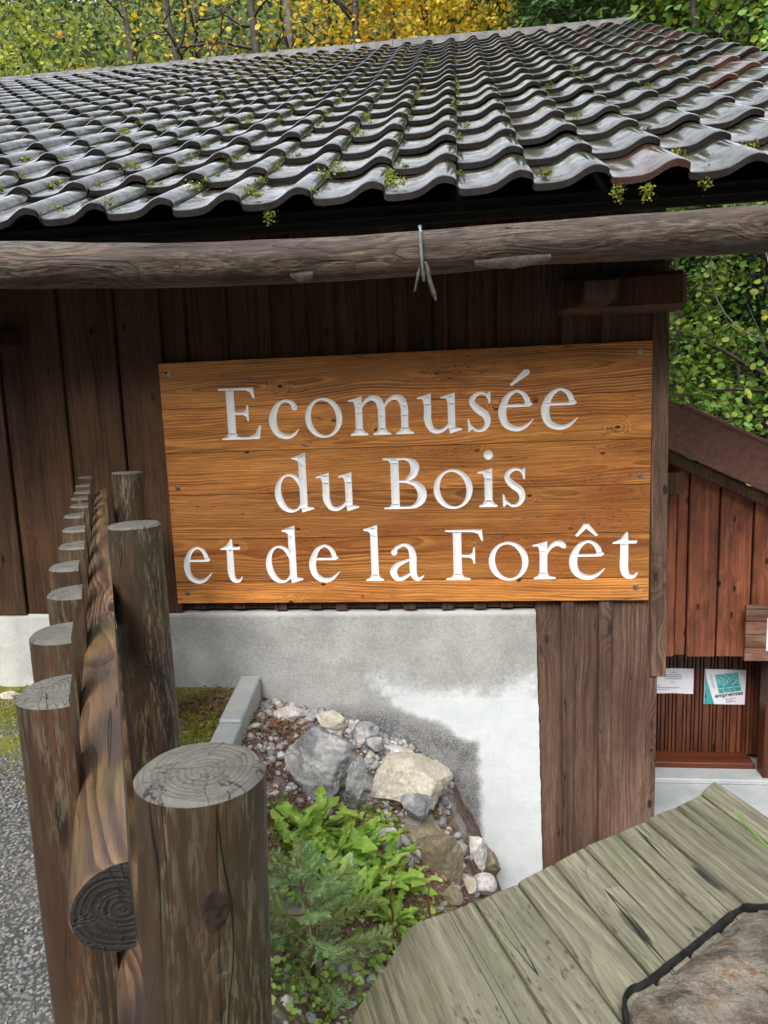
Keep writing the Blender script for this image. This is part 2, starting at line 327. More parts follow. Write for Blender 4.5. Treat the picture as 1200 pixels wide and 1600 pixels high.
def ground_mat():
    """asphalt chippings and moss on the plateau, soil and litter on the bank, forest floor on the hill"""
    b = NB('ground'); P = b.n('NewGeometry').outputs['Position']; x, y, z = b.xyz(P)
    n1 = b.noise(P, 5, 5, .6).outputs[0]; n2 = b.noise(P, 95, 4, .7).outputs[0]; n3 = b.noise(P, 1.6, 4, .6).outputs[0]; n4 = b.noise(P, 30, 4, .7).outputs[0]
    vo = b.n('TexVoronoi', {'Scale': 75}); b.set(vo.inputs['Vector'], P); vc = b.xyz(vo.outputs['Color'])[0]
    grav = b.mix(vc, (.13, .13, .128), (.30, .30, .29)); grav = b.mix(b.rng(vo.outputs['Distance'], .35, .6), grav, (.065, .064, .06))
    grav = b.mix(b.rng(n3, .45, .7, 0, .5), grav, (.13, .125, .11))
    moss = b.mix(n4, (.07, .085, .012), (.26, .27, .03))
    at = b.n('Attribute', attribute_name='cover'); s = b.xyz(at.outputs['Color'])
    mk = b.rng(b.math('ADD', s[0], b.math('MULTIPLY_ADD', n1, 1.0, -.5)), .42, .6)
    c = b.mix(mk, grav, moss)
    soil = b.mix(b.rng(n4, .3, .7), (.055, .034, .022), (.20, .13, .095)); soil = b.mix(b.rng(n1, .48, .68), soil, (.30, .28, .25))
    c = b.mix(b.rng(b.math('ADD', s[1], b.math('MULTIPLY_ADD', n4, .5, -.25)), .4, .6), c, soil)
    wood_ = b.mix(b.rng(b.noise(P, .5, 6, .7).outputs[0], .35, .65), (.03, .045, .014), (.10, .13, .03)); wood_ = b.mix(b.rng(n3, .5, .75), wood_, (.16, .11, .03))
    c = b.mix(s[2], c, wood_)
    b.bsdf(c, .8, b.math('ADD', b.math('MULTIPLY', vo.outputs['Distance'], -.6), n2), .7, .012, Specular_IOR_Level=.3); return b.m
M['ground'] = ground_mat()

def tile_mat():
    b = NB('wet clay tile'); tc = b.n('TexCoord').outputs['Object']; P = b.n('NewGeometry')
    at = b.n('Attribute', attribute_name='tilernd', attribute_type='GEOMETRY'); r = b.math('FRACT', b.math('ADD', b.rand(), at.outputs['Fac']))
    r2 = b.math('FRACT', b.math('MULTIPLY', r, 13.7))
    pos = P.outputs['Position']
    n1 = b.noise(pos, 9, 5, .65).outputs[0]; n2 = b.noise(pos, 55, 4, .7).outputs[0]; n3 = b.noise(pos, 1.1, 3, .5).outputs[0]; n4 = b.noise(pos, 16, 6, .7).outputs[0]
    c = b.mix(r, (.008, .007, .007), (.024, .018, .016))
    red = b.rng(b.math('ADD', r2, b.math('MULTIPLY', b.xyz(pos)[0], .085)), .93, 1.12, 0, .8)
    c = b.mix(red, c, (.085, .030, .020))
    alg = b.rng(b.math('ADD', n1, b.math('MULTIPLY_ADD', n3, .6, -.3)), .38, .62)
    up = b.n('Attribute', attribute_name='upper').outputs['Fac']
    c = b.mix(b.math('MULTIPLY', b.math('MULTIPLY', alg, .75), up), c, b.mix(n2, (.022, .026, .010), (.060, .062, .030)))
    pan = b.n('Attribute', attribute_name='pan').outputs['Fac']; pk = b.math('MULTIPLY', b.math('MULTIPLY', pan, up), b.rng(n4, .30, .6))
    c = b.mix(b.math('MULTIPLY', pk, .8), c, b.mix(n2, (.012, .008, .005), (.060, .042, .026)))
    c = b.mix(b.rng(n2, .60, .70, 0, .55), c, (.012, .012, .011))
    ro = b.math('ADD', b.math('MULTIPLY_ADD', n4, .26, .01), b.math('MULTIPLY', pk, .10))
    b.bsdf(c, ro, b.math('ADD', n2, b.math('MULTIPLY', n1, 1.5)), .10, .003, Specular_IOR_Level=.6, Coat_Weight=b.rng(n4, .64, .42, .15, 1.0), Coat_Roughness=.05, Coat_IOR=1.5); return b.m
M['tile'] = tile_mat()

def rock_mat(name, c1, c2, c3, band=0.0):
    b = NB(name); tc = b.n('TexCoord').outputs['Object']; w_ = b.math('MULTIPLY', b.rand(), 30)
    n1 = b.noise(tc, 7, 6, .65, w=w_).outputs[0]; n2 = b.noise(tc, 60, 5, .7, w=w_).outputs[0]; n3 = b.noise(tc, 18, 5, .7, w=w_).outputs[0]
    c = b.mix(b.rng(n1, .35, .65), c1, c2); c = b.mix(b.rng(n3, .52, .72, 0, .8), c, c3)
    if band:
        wv = b.n('TexWave', {'Scale': 9, 'Distortion': 9, 'Detail': 4, 'Detail Scale': 1.2}, bands_direction='Z'); b.set(wv.inputs['Vector'], tc)
        c = b.mix(b.math('MULTIPLY', wv.outputs['Fac'], band), c, c3)
    c = b.mix(1.0, c, b.n('MapRange', {0: n2, 1: .3, 2: .7, 3: .7, 4: 1.25}).outputs[0], 'MULTIPLY')
    b.bsdf(c, .75, b.math('ADD', n2, b.math('MULTIPLY', n3, 1.5)), .55, .012, Specular_IOR_Level=.3); return b.m
M['rk_grey'] = rock_mat('grey limestone', (.20, .205, .22), (.46, .455, .44), (.11, .115, .13), .35)
M['rk_tan'] = rock_mat('pale tan stone', (.44, .40, .32), (.58, .55, .47), (.34, .27, .18), .25)
M['rk_brown'] = rock_mat('brown stone', (.20, .16, .10), (.34, .29, .20), (.11, .09, .06), .4)
M['rk_white'] = rock_mat('white banded stone', (.52, .50, .47), (.66, .65, .62), (.30, .26, .21), .5)
def lichen_rock():
    b = NB('boulder with lichen'); P = b.n('NewGeometry').outputs['Position']
    n1 = b.noise(P, 9, 6, .7).outputs[0]; n2 = b.noise(P, 70, 5, .75).outputs[0]; n3 = b.noise(P, 24, 6, .75).outputs[0]; n4 = b.noise(P, 230, 3, .7).outputs[0]
    c = b.mix(b.rng(n1, .38, .62), (.085, .060, .042), (.20, .175, .14)); c = b.mix(b.rng(n3, .5, .64, 0, .85), c, (.045, .035, .03)); c = b.mix(b.rng(b.math('ADD', n1, b.math('MULTIPLY', n3, .5)), .84, .94, 0, .8), c, (.20, .10, .04))
    vo = b.n('TexVoronoi', {'Scale': 17}); b.set(vo.inputs['Vector'], b.vm('ADD', P, b.vm('SCALE', b.noise(P, 40).outputs['Color'], None)))
    li = b.math('MULTIPLY', b.rng(vo.outputs['Distance'], .16, .24, 1, 0), b.math('GREATER_THAN', b.xyz(vo.outputs['Color'])[0], .7)); c = b.mix(b.math('MULTIPLY', li, b.rng(n2, .35, .55)), c, (.24, .21, .045))
    c = b.mix(1.0, c, b.n('MapRange', {0: n2, 1: .3, 2: .7, 3: .6, 4: 1.35}).outputs[0], 'MULTIPLY'); c = b.mix(1.0, c, b.n('MapRange', {0: n4, 1: .3, 2: .7, 3: .75, 4: 1.25}).outputs[0], 'MULTIPLY')
    b.bsdf(c, .7, b.math('ADD', n2, b.math('MULTIPLY', n3, 2.0)), .9, .010, Specular_IOR_Level=.3); return b.m
M['rk_lich'] = lichen_rock()

# ================================================================== GROUND
def fence_x(y): return -.274 - .523 * (y - .648)
def kerb_x(y): return -1.18 - .12 * (y - 3.55)
PR = [(-9, -1.5), (-1.22, -1.5), (-1.1, -1.56), (-.6, -1.69), (-.33, -1.82), (-.12, -1.97), (.03, -2.27), (.2, -2.8), (99, -2.8)]
def prof(t):
    for (a, za), (c, zc) in zip(PR, PR[1:]):
        if t <= c: return za + (zc - za) * max(0, (t - a)) / (c - a)
    return -2.8
def edge_x(y): return kerb_x(y) if y > 2.0 else max(fence_x(y) + .1, -.99)
def gz(x, y):
    yy = min(y, 3.6); sh = (edge_x(yy) - edge_x(3.6)); k = max(0.0, min(1.0, (x - edge_x(yy)) / 1.3))
    z = prof(x - sh * (1 - k) * .9 - (3.6 - max(yy, 1.0)) * .07)
    if y < 3.62:
        a_, c_ = max(0, min(1, (3.45 - y) / .5)), max(0, min(1, (x - edge_x(yy) - .08) / .3))
        z = max(-2.8, z - .17 * a_ * a_ * (3 - 2 * a_) * c_ * c_ * (3 - 2 * c_)); z += .018 * nz((x, y, 0), 3.1) + .008 * nz((x, y, 0), 11)
    if y > 13: z2 = -1.5 + (min(y, 46) - 12) * .82 + 1.2 * nz((x, y, 0), .12) ; z = max(z, z2) if x < .6 else max(z, z2)
    for t in (-9 - y, -15 - x, x - 13):
        if t > 0: z = max(z, -1.7 + .55 * min(t, 34) + .8 * nz((x, y, 0), .15))  # unseen slopes added behind and beside the camera to cut light from the horizon
    if y <= 13 and x > 2.6 and y > 5: z = max(z, -2.6 + (x - 2.6) * .35 + (y - 5) * .12)
    return z
def axis_pts(segs):
    out = []
    for a, c, n in segs: out += list(np.linspace(a, c, n, endpoint=False))
    return out + [segs[-1][1]]
gx = axis_pts([(-70, -12, 24), (-12, -3.2, 30), (-3.2, .8, 100), (.8, 4, 22), (4, 16, 26), (16, 70, 20)])
gy = axis_pts([(-70, -9, 24), (-9, -1, 8), (-1, 4.0, 110), (4.0, 8, 14), (8, 24, 30), (24, 90, 34)])
V = [(x, y, gz(x, y)) for y in gy for x in gx]; nx = len(gx)
Fc = [(j * nx + i, j * nx + i + 1, (j + 1) * nx + i + 1, (j + 1) * nx + i) for j in range(len(gy) - 1) for i in range(nx - 1)]
ground = meshobj('ground', V, Fc, M['ground'], smooth=True); tag(ground, kind='structure')
ca = ground.data.color_attributes.new('cover', 'FLOAT_COLOR', 'POINT'); cv = np.zeros((len(V), 4), np.float32)
for i, (x, y, z) in enumerate(V):
    e = edge_x(min(y, 3.6))
    cv[i, 0] = max(0, min(1, .25 + .55 * (y - 2.0) / 1.5)) * .85 if y < 3.7 else .5           # moss thickens towards the wall
    cv[i, 1] = max(0, min(1, (x - e + .04) / .15)) if y < 3.7 else 0
    cv[i, 2] = max(0, min(1, (y - 9) / 3)) if y > 5 else 0
    if (x > 3 and y > 4) or y < -9 or x < -14 or x > 12: cv[i, 2] = 1
ca.data.foreach_set('color', cv.ravel())
# lower concrete floor in front of the shed
fl = box('concrete_floor', .9, 4.2, 1.6, 5.4, -2.62, -2.49, M['floor'], bev=.01); tag(fl, kind='structure')
kb = empty('kerb', (-1.13, 3.0, -1.5)); tag(kb, kind='structure')
for k in range(3):
    y1 = 3.60 - k * .56; y0 = y1 - .552
    bm = bmesh.new(); vs_ = []
    for zz in (-1.75, -1.425 - .012 * k):
        for (yy, s) in ((y0, -.055), (y0, .055), (y1, .055), (y1, -.055)): vs_.append(bm.verts.new((kerb_x(yy) + s + .02 - kerb_x(3.0), yy - 3.0, zz + 1.5)))
    for f in ((3, 2, 1, 0), (4, 5, 6, 7), (0, 1, 5, 4), (1, 2, 6, 5), (2, 3, 7, 6), (3, 0, 4, 7)): bm.faces.new([vs_[i] for i in f])
    bmesh.ops.bevel(bm, geom=bm.edges[:], offset=.008, segments=1, affect='EDGES')
    bm_to('kerb_stone', bm, M['floor'], kb, (kb.location))

# ================================================================== MUSEUM BUILDING
bld = empty('museum_building', (-.3, 3.65, -2.5), 'dark timber clad building with wet tiled roof and concrete plinth', 'building')
TH = math.atan((4.50 - .74) / (9.78 - 2.75)); CT, ST = math.cos(TH), math.sin(TH)
def roof_z(y): return .74 + (y - 2.75) * math.tan(TH)
XL, XR = -7.5, .94                                     # wall ends
# --- walls
wall = box('wall', XL, XR - .03, 3.68, 3.80, -1.07, 1.15, M['black'], bld, bev=0)
def wplank(x0, x1, y0, y1, z0, z1, mat, name='plank', par=None, wob=.0015): return box(name, x0, x1, y0, y1, z0, z1, mat, par or wall, bev=.004, wob=wob)
# wide overlapping boards on the left
xs = [-2.255 - .19 * k for k in range(14, 0, -1)] + [-2.255, -2.094, -1.865, -1.785, -1.569]
for i, (a, c) in enumerate(zip(xs, xs[1:])):
    wplank(a + .003, c + (.02 if i % 2 else -.003), 3.60 + (.018 if i % 2 else 0), 3.632 + (.018 if i % 2 else 0), -1.076, 1.10, M['wall'])
# boards and battens behind and around the sign
bat = [-1.227, -.998, -.808, -.666, -.448, -.30, -.099, .068, .208, .363, .53, .701]
edges = [-1.565] + [x for x in bat] + [.92]
for i, (a, c) in enumerate(zip(edges, edges[1:])):
    zb = -1.06 if c < .4 else -2.55
    if a >= .33: continue
    wplank(a + .003, c - .003, 3.655, 3.68, -1.062, 1.12, M['wall'])
for x in [-1.45] + bat[:9]: wplank(x - .032, x + .032, 3.63, 3.654, -1.058 - random.random() * .012, 1.12, M['wall'], 'batten')
# right of the plinth the cladding runs down to the lower floor
for a, c, y0, nm in [(.352, .49, 3.65, 'plank'), (.54, .68, 3.65, 'plank'), (.725, .972, 3.636, 'plank')]: wplank(a + .002, c - .002, y0, y0 + .028, -2.8, 1.12, M['wallw'], nm)
for a, c in [(.482, .548), (.671, .736)]: wplank(a, c, 3.615, 3.64, -2.8, 1.12, M['wallw'], 'batten')
co = box('corner_board', .918, 1.0, 3.622, 3.65, -1.43, .62, M['wallw'], wall, bev=.004); co.rotation_euler = (0, R(-.6), 0)
# gable side wall
gw = box('side_wall', XR - .06, XR - .03, 3.80, 15.5, -2.6, 1.1, M['black'], bld, bev=0)
for k in range(10):
    y0 = 3.69 + k * .24; box('plank', XR - .029, XR + .0, y0 + .003, y0 + .237, -2.6, roof_z(y0) - .25, M['wall'], gw)
gv = [(0, 6.05, -2.6), (0, 11.7 - 3.65 + 0, -2.6)]
zr = roof_z(9.6) - .3
meshobj('gable_panel', [(XR - .012, 6.1, -2.6), (XR - .012, 15.4, -2.6), (XR - .012, 15.4, 1.2), (XR - .012, 9.7, zr), (XR - .012, 6.1, roof_z(6.1) - .25)], [(0, 1, 2, 3, 4)], M['wall'], bld, (0, 0, 0))
box('rear_wall', XL, XR, 15.4, 15.5, -2.6, 1.1, M['wall'], bld, bev=0)
box('end_wall', XL, XL + .1, 3.8, 15.4, -2.6, 1.1, M['wall'], bld, bev=0)
# --- plinth with its stains
def seg_d(p, a, c):
    ax, ay = a; bx_, by = c; dx, dy = bx_ - ax, by - ay; t = max(0, min(1, ((p[0] - ax) * dx + (p[1] - ay) * dy) / (dx * dx + dy * dy + 1e-9)))
    return math.hypot(p[0] - ax - t * dx, p[1] - ay - t * dy)
def inpoly(p, poly):
    c = False
    for (x0, y0), (x1, y1) in zip(poly, poly[1:] + poly[:1]):
        if (y0 > p[1]) != (y1 > p[1]) and p[0] < (x1 - x0) * (p[1] - y0) / (y1 - y0) + x0: c = not c
    return c
def sdf(p, poly):
    d = min(seg_d(p, a, c) for a, c in zip(poly, poly[1:] + poly[:1])); return d if inpoly(p, poly) else -d
POLY_L = [(-.52, -1.44), (-.2, -1.50), (.1, -1.52), (.36, -1.38), (.42, -2.9), (.02, -2.9), (.035, -2.0), (.03, -1.80), (-.07, -1.78), (-.14, -1.70), (-.28, -1.66), (-.42, -1.60)]
POLY_D = [(-.75, -1.60), (-.45, -1.60), (-.3, -1.66), (-.1, -1.72), (.06, -1.80), (.06, -2.9), (-.6, -2.9), (-1.0, -1.68)]
nxp, nzp = 0, 0
px = axis_pts([(XL, -2.7, 12), (-2.7, .354, 130)]); pz = axis_pts([(-2.85, -1.078, 72)])
Vp = []; Cp = []
for zz in pz:
    for xx in px:
        jag = .004 * nz((xx, zz, 0), 30) if xx == px[-1] else 0
        tz = .004 * nz((xx, 3, 0), 22) if zz == pz[-1] else 0
        Vp.append((xx + jag - (.0 if zz > -1.2 else (zz + 1.078) * .018), 3.615 + .002 * nz((xx, zz, 1), 6), zz + tz))
        pp = (xx, zz); l_ = .5 + sdf(pp, POLY_L) * (1.3 if zz > -1.56 else 4); d_ = .5 + sdf(pp, POLY_D) * 3.2
        whi = max(0, 1 - (pz[-1] - zz) / .02) * .9 + (.55 if xx < -1.9 else 0)
        Cp.append((max(0, min(1, l_)), max(0, min(1, d_)), min(1, whi), 1))
n_ = len(px); Fp = [(j * n_ + i, j * n_ + i + 1, (j + 1) * n_ + i + 1, (j + 1) * n_ + i) for j in range(len(pz) - 1) for i in range(n_ - 1)]
b0 = len(Vp)                                                    # back rim so that it is a solid block
rim_top = [(len(pz) - 1) * n_ + i for i in range(n_)]; rim_r = [j * n_ + n_ - 1 for j in range(len(pz))]
Vp += [(Vp[i][0], 3.80, Vp[i][2]) for i in rim_top] + [(Vp[i][0], 3.80, Vp[i][2]) for i in rim_r]
Fp += [(rim_top[i], rim_top[i + 1], b0 + i + 1, b0 + i) for i in range(n_ - 1)]
b1 = b0 + n_; Fp += [(rim_r[j], b1 + j, b1 + j + 1, rim_r[j + 1]) for j in range(len(pz) - 1)]
Cp += [(0, 0, .6, 1)] * (len(Vp) - b0)
pl = meshobj('plinth', Vp, Fp, M['concrete'], bld, (0, 0, 0)); tag(pl, 'pale grey rendered concrete plinth with damp stain and bluish white patch')
pl.data.color_attributes.new('stain', 'FLOAT_COLOR', 'POINT').data.foreach_set('color', np.array(Cp, np.float32).ravel())

# --- roof
G = 7.0 / CT * 1.0 / 19.0 * 1.0; G = (9.72 - 2.75) / CT / 19.0
TW = .2655
def slope(x, s, n): return Vector((x, 2.75 + s * CT - n * ST, .74 + s * ST + n * CT))
VX0, VX1 = XL - .3, 0.0 + TW * 8 - .02
SL = 19.0 * G
roofV = [slope(VX0, .06, -.02), slope(VX1 - .04, .06, -.02), slope(VX1 - .04, SL + .05, -.02), slope(VX0, SL + .05, -.02),
         slope(VX0, .06, -.09), slope(VX1 - .04, .06, -.09), slope(VX1 - .04, SL + .05, -.09), slope(VX0, SL + .05, -.09)]
ry, rz = roofV[2].y, roofV[2].z
for x in (VX0, VX1 - .04): roofV += [Vector((x, 16.6, rz - (16.6 - ry) * math.tan(TH))), Vector((x, 16.6, rz - .07 - (16.6 - ry) * math.tan(TH)))]
roof = meshobj('roof', roofV, [(0, 1, 2, 3), (7, 6, 5, 4), (0, 4, 5, 1), (1, 5, 6, 2), (0, 3, 7, 4), (3, 2, 10, 8), (9, 11, 6, 7), (8, 10, 11, 9), (2, 6, 11, 10), (3, 8, 9, 7)], M['black'], bld, (0, 0, 0))
PROF = [(0, .012), (.008, .003), (.03, 0), (.07, 0), (.105, .003), (.135, .012), (.160, .028), (.180, .043), (.199, .053), (.218, .057), (.237, .053), (.254, .046), (.264, .036), (.2675, .004)]
PROF = [(u, h * .84) for u, h in PROF]
def tile_geo(chip=0):
    L = G + .07; V = []; F = []; np_ = len(PROF)
    rows = [(-.006, -.025), (-.001, -.003), (.005, 0.0), (L, -.034)]     # (y, dz): square nose with a drip lip, then back under the course above
    lift = .038
    for (y, dz) in rows:
        for (u, h) in PROF: V.append((u, y, h + lift + dz))
    for (u, h) in PROF: V.append((u, .0, h + lift - .030))               # under the nose
    for (u, h) in PROF: V.append((u, .05, h + lift - .030))
    q = lambda r, i: r * np_ + i
    for i in range(np_ - 1):
        F.append((q(0, i), q(0, i + 1), q(1, i + 1), q(1, i))); F.append((q(1, i), q(1, i + 1), q(2, i + 1), q(2, i))); F.append((q(2, i), q(2, i + 1), q(3, i + 1), q(3, i)))
        F.append((q(4, i), q(4, i + 1), q(0, i + 1), q(0, i))); F.append((q(5, i), q(5, i + 1), q(4, i + 1), q(4, i)))
    return V, F
tV, tF = tile_geo()
tme = bpy.data.meshes.new('tile'); tme.from_pydata(tV, [], tF); tme.materials.append(M['tile'])
PAN = [max(0, 1 - h / .024) for _ in range(6) for (u, h) in PROF]
TOPA = [1.0 if r_ in (2, 3) else 0.0 for r_ in range(6) for _ in PROF]
a_ = tme.attributes.new('upper', 'FLOAT', 'POINT'); a_.data.foreach_set('value', TOPA)
a_ = tme.attributes.new('pan', 'FLOAT', 'POINT'); a_.data.foreach_set('value', PAN)
tme.polygons.foreach_set('use_smooth', [True] * len(tme.polygons)); tme.set_sharp_from_angle(angle=R(50))
tiles = []
nrow = 19; c0 = math.floor((VX0) / TW)
for r_ in range(nrow):
    for c in range(c0, 8):
        p = slope(c * TW, r_ * G, 0); tiles.append((p.length + (0 if p.x > -.80 * p.y - .4 else 50), r_, c, p))
tiles.sort(key=lambda t: t[0])
bV = np.array(tV); bF = np.array(tF); SV = []; SF = []; SR = []
Rx = np.array(Matrix.Rotation(TH, 3, 'X'))
for i, (d, r_, c, p) in enumerate(tiles):
    j = random.Random(r_ * 1000 + c); dx, ds, rz_ = j.uniform(-.003, .003), j.uniform(-.012, .012), j.gauss(0, .010)
    if r_ == 0: ds *= .5; ds -= .03
    tilt = j.gauss(0, .006)
    p = slope(c * TW + dx, r_ * G + ds, j.uniform(0, .004))
    if i < 298:
        o = bpy.data.objects.new('tile', tme); o.location = p - bld.location - roof.location
        o.rotation_euler = (TH + tilt, j.gauss(0, .008), rz_); link(o, roof)
    else:
        SV.append(bV @ (Rx @ np.array(Matrix.Rotation(rz_, 3, 'Z')) @ np.array(Matrix.Rotation(tilt, 3, 'X'))).T + np.array(p)); SF.append(bF + len(SV) * len(bV) - len(bV)); SR += [j.random()] * len(bV)
st = npmesh('far_tiles', np.concatenate(SV), np.concatenate(SF), M['tile'], roof, (0, 0, 0), smooth=True); tag(st, kind='stuff')
st.data.set_sharp_from_angle(angle=R(50))
a_ = st.data.attributes.new('upper', 'FLOAT', 'POINT'); a_.data.foreach_set('value', np.tile(np.array(TOPA, np.float32), len(SV)))
a_ = st.data.attributes.new('pan', 'FLOAT', 'POINT'); a_.data.foreach_set('value', np.tile(np.array(PAN, np.float32), len(SV)))
a_ = st.data.attributes.new('tilernd', 'FLOAT', 'POINT'); a_.data.foreach_set('value', np.array(SR, np.float32))
# ridge caps
capP = [(-.15, -.085), (-.135, -.015), (-.07, .045), (0, .06), (.07, .045), (.135, -.015), (.15, -.085)]
cV = []; cF = []
for (xx, k) in ((0, 1.0), (.03, 1.0), (.035, .92), (.52, .88)):
    for (u, h) in capP: cV.append((xx, u * k, h * k + (.0 if k < 1 else .004)))
for r_ in range(3):
    for i in range(6): cF.append((r_ * 7 + i, (r_ + 1) * 7 + i, (r_ + 1) * 7 + i + 1, r_ * 7 + i + 1))
cF.append((0, 1, 2, 3, 4, 5, 6))
cme = bpy.data.meshes.new('ridge_tile'); cme.from_pydata(cV, [], cF)
M['ridge'] = plain('weathered ridge tile', (.10, .092, .088), .5, .55, 9, .3); cme.materials.append(M['ridge'])
top = slope(0, SL, 0)
for k in range(21):
    o = bpy.data.objects.new('ridge_tile', cme); o.location = Vector((VX1 - .49 - k * .485, top.y + .10, top.z + .085 + random.uniform(-.006, .006))) - bld.location - roof.location
    o.rotation_euler = (random.gauss(0, .02), random.gauss(0, .008), random.gauss(0, .01)); link(o, roof)
# fascia, rafters' tail board, wall plate, brackets
box('fascia_board', VX0, VX1 - .05, 2.86, 2.885, .69, .755, M['black'], bld, bev=.004)
box('batten', VX0, VX1 - .05, 2.82, 2.858, .71, .752, M['black'], bld, bev=.003)
for k in range(9): box('rafter', -6.2 + k * .98, -6.12 + k * .98, 2.93, 3.62, .775, .925, M['wall'], bld, bev=.004, top=None).rotation_euler = (TH, 0, 0)
box('wall_plate', -.9 + 1.35, 1.02, 3.44, 3.60, .39, .56, M['wall'], bld, bev=.022)
box('bracket', .52, .66, 3.18, 3.44, .41, .50, M['wall'], bld, bev=.010)
box('bracket', -2.45, -2.31, 2.48, 3.60, .38, .47, M['wall'], bld, bev=.012)
# the log under the eave
LY = 2.55
def logc(x):
    t = max(-1, min(1, (x + .16) / 1.56)); cz = .519 + (.047 * t * t if t < 0 else 0) + .006 * math.sin(x * 2.5); rr = .0735 + (.010 * min(1, (-x - 1.0) / .5) if x < -1.0 else 0)
    return cz, rr
LV = []; LF = []; nseg, nr = 260, 40
for i in range(nseg + 1):
    x = -3.2 + 5.1 * i / nseg; cz, rr = logc(x)
    for k in range(nr):
        a = 2 * math.pi * k / nr; c_, s_ = math.cos(a), math.sin(a)
        d = 1 + .10 * nz((x * 1.5, c_ * .6, s_ * .6), 1.6, 3) + .045 * nz((x * 1.2, c_ * 3, s_ * 3), 2.2, 8) + .018 * nz((x * 6, c_ * 14, s_ * 14), 1, 5)
        for (kx, ka, kr) in ((-1.62, -2.6, .16), (-.66, -2.75, .15), (.78, -2.9, .10), (-1.2, -.6, .1)):       # knots, swellings
            dd = ((x - kx) / .11) ** 2 + ((math.atan2(math.sin(a - ka), math.cos(a - ka))) / .55) ** 2; d += kr * math.exp(-dd) - kr * .9 * math.exp(-dd * 9)
        d += -.10 * math.exp(-((x - .32) / .22) ** 2) * max(0, math.cos(a + 1.9)) ** 6
        LV.append((x + 1.0, c_ * rr * d, cz - .52 + s_ * rr * d))
for i in range(nseg):
    for k in range(nr): LF.append((i * nr + k, i * nr + (k + 1) % nr, (i + 1) * nr + (k + 1) % nr, (i + 1) * nr + k))
LF += [tuple(range(nr))[::-1], tuple(nseg * nr + k for k in range(nr))]
lg = meshobj('log_beam', LV, [f[::-1] for f in LF], M['log'], bld, (-1.0, LY, .52), smooth=True); tag(lg, 'long weathered barkless log running under the eave')
# loose bark flake under the log
for (x0, x1, sd) in ((.05, .30, 1), (-.58, -.50, 3)):
    fl_ = []; n = 12
    for i in range(n + 1):
        t = i / n; x = x0 + (x1 - x0) * t; wv = .012 * math.sin(math.pi * t) * (1 + .5 * nz((x * 30, 0, 0), 1, sd))
        cz, rr = logc(x)
        for (yy, zz) in ((-.055, -.046 + wv * .3), (-.06, -.056 - wv * .2), (-.045, -.068 - wv)): fl_.append((x, LY + yy, cz + zz))
    meshobj('bark_flake', fl_, [(i * 3 + k, i * 3 + k + 1, i * 3 + 3 + k + 1, i * 3 + 3 + k) for i in range(n) for k in range(2)], M['barkdry'], bld, (0, 0, 0), smooth=True)

# ================================================================== CARVED SIGN
def bez(pts, n=10):
    """closed/open Catmull-Rom through points"""
    P = [np.array(p, float) for p in pts]; out = []
    for i in range(len(P) - 1):
        p0 = P[max(i - 1, 0)]; p1 = P[i]; p2 = P[i + 1]; p3 = P[min(i + 2, len(P) - 1)]
        for k in range(n):
            t = k / n; out.append(.5 * ((2 * p1) + (p2 - p0) * t + (2 * p0 - 5 * p1 + 4 * p2 - p3) * t * t + (3 * p1 - p0 - 3 * p2 + p3) * t ** 3))
    out.append(P[-1]); return out
def stroke(pts):
    """pts: (x, y, width) -> polygon"""
    q = bez(pts, 7); Lq = []; Rq = []
    for i, p in enumerate(q):
        t = q[min(i + 1, len(q) - 1)][:2] - q[max(i - 1, 0)][:2]; t /= np.linalg.norm(t) + 1e-9; n = np.array((-t[1], t[0])) * p[2] / 2
        Lq.append(tuple(p[:2] + n)); Rq.append(tuple(p[:2] - n))
    return Lq + Rq[::-1]
def ell(cx, cy, rx, ry, rot=0, n=36):
    c, s = math.cos(R(rot)), math.sin(R(rot)); o = []
    for k in range(n):
        a = 2 * math.pi * k / n; u, v_ = rx * math.cos(a), ry * math.sin(a); o.append((cx + u * c - v_ * s, cy + u * s + v_ * c))
    return o
def rect(x0, x1, y0, y1): return [(x0, y0), (x1, y0), (x1, y1), (x0, y1)]
def foot(x0, x1, a, c, y=0):
    """bracketed serif: from a..c on the baseline under a stem x0..x1"""
    return [(a, y), (c, y), (c, y + 4.5), (x1 + 5, y + 9), (x1, y + 18), (x0, y + 18), (x0 - 5, y + 9), (a, y + 4.5)]
def flag(x0, x1, y): return [(x0 - 18, y - 12), (x0 - 17, y - 8), (x1, y + 2), (x1, y - 25), (x0, y - 25), (x0 - 4, y - 12)]
def G_o(w=104): return w, [(ell(w / 2, 49.5, w / 2, 52.5), [ell(w / 2, 49.5, w / 2 - 17, 46, 12)])]
def G_c(): return 82, [(stroke([(73, 79, 15), (66, 91, 12), (46, 97.5, 7), (24, 84, 13), (11, 50, 21), (20, 17, 18), (44, 4, 14), (66, 8, 9), (82, 23, 2)]), []), (ell(72, 80, 8.5, 8.5, 0, 14), [])]
def G_e(w=92):
    k = w / 92
    return w, [(stroke([(78 * k, 62, 13), (75 * k, 78, 14), (64 * k, 93, 10), (46 * k, 98.5, 7), (24 * k, 84, 14), (11, 50, 21), (19 * k, 18, 18), (45 * k, 4, 14), (70 * k, 9, 9), (92 * k, 27, 2)]), []),
               (rect(10, 84 * k, 59, 66), []), ([(70 * k, 59), (90 * k, 63), (87 * k, 70), (70 * k, 72)], [])]
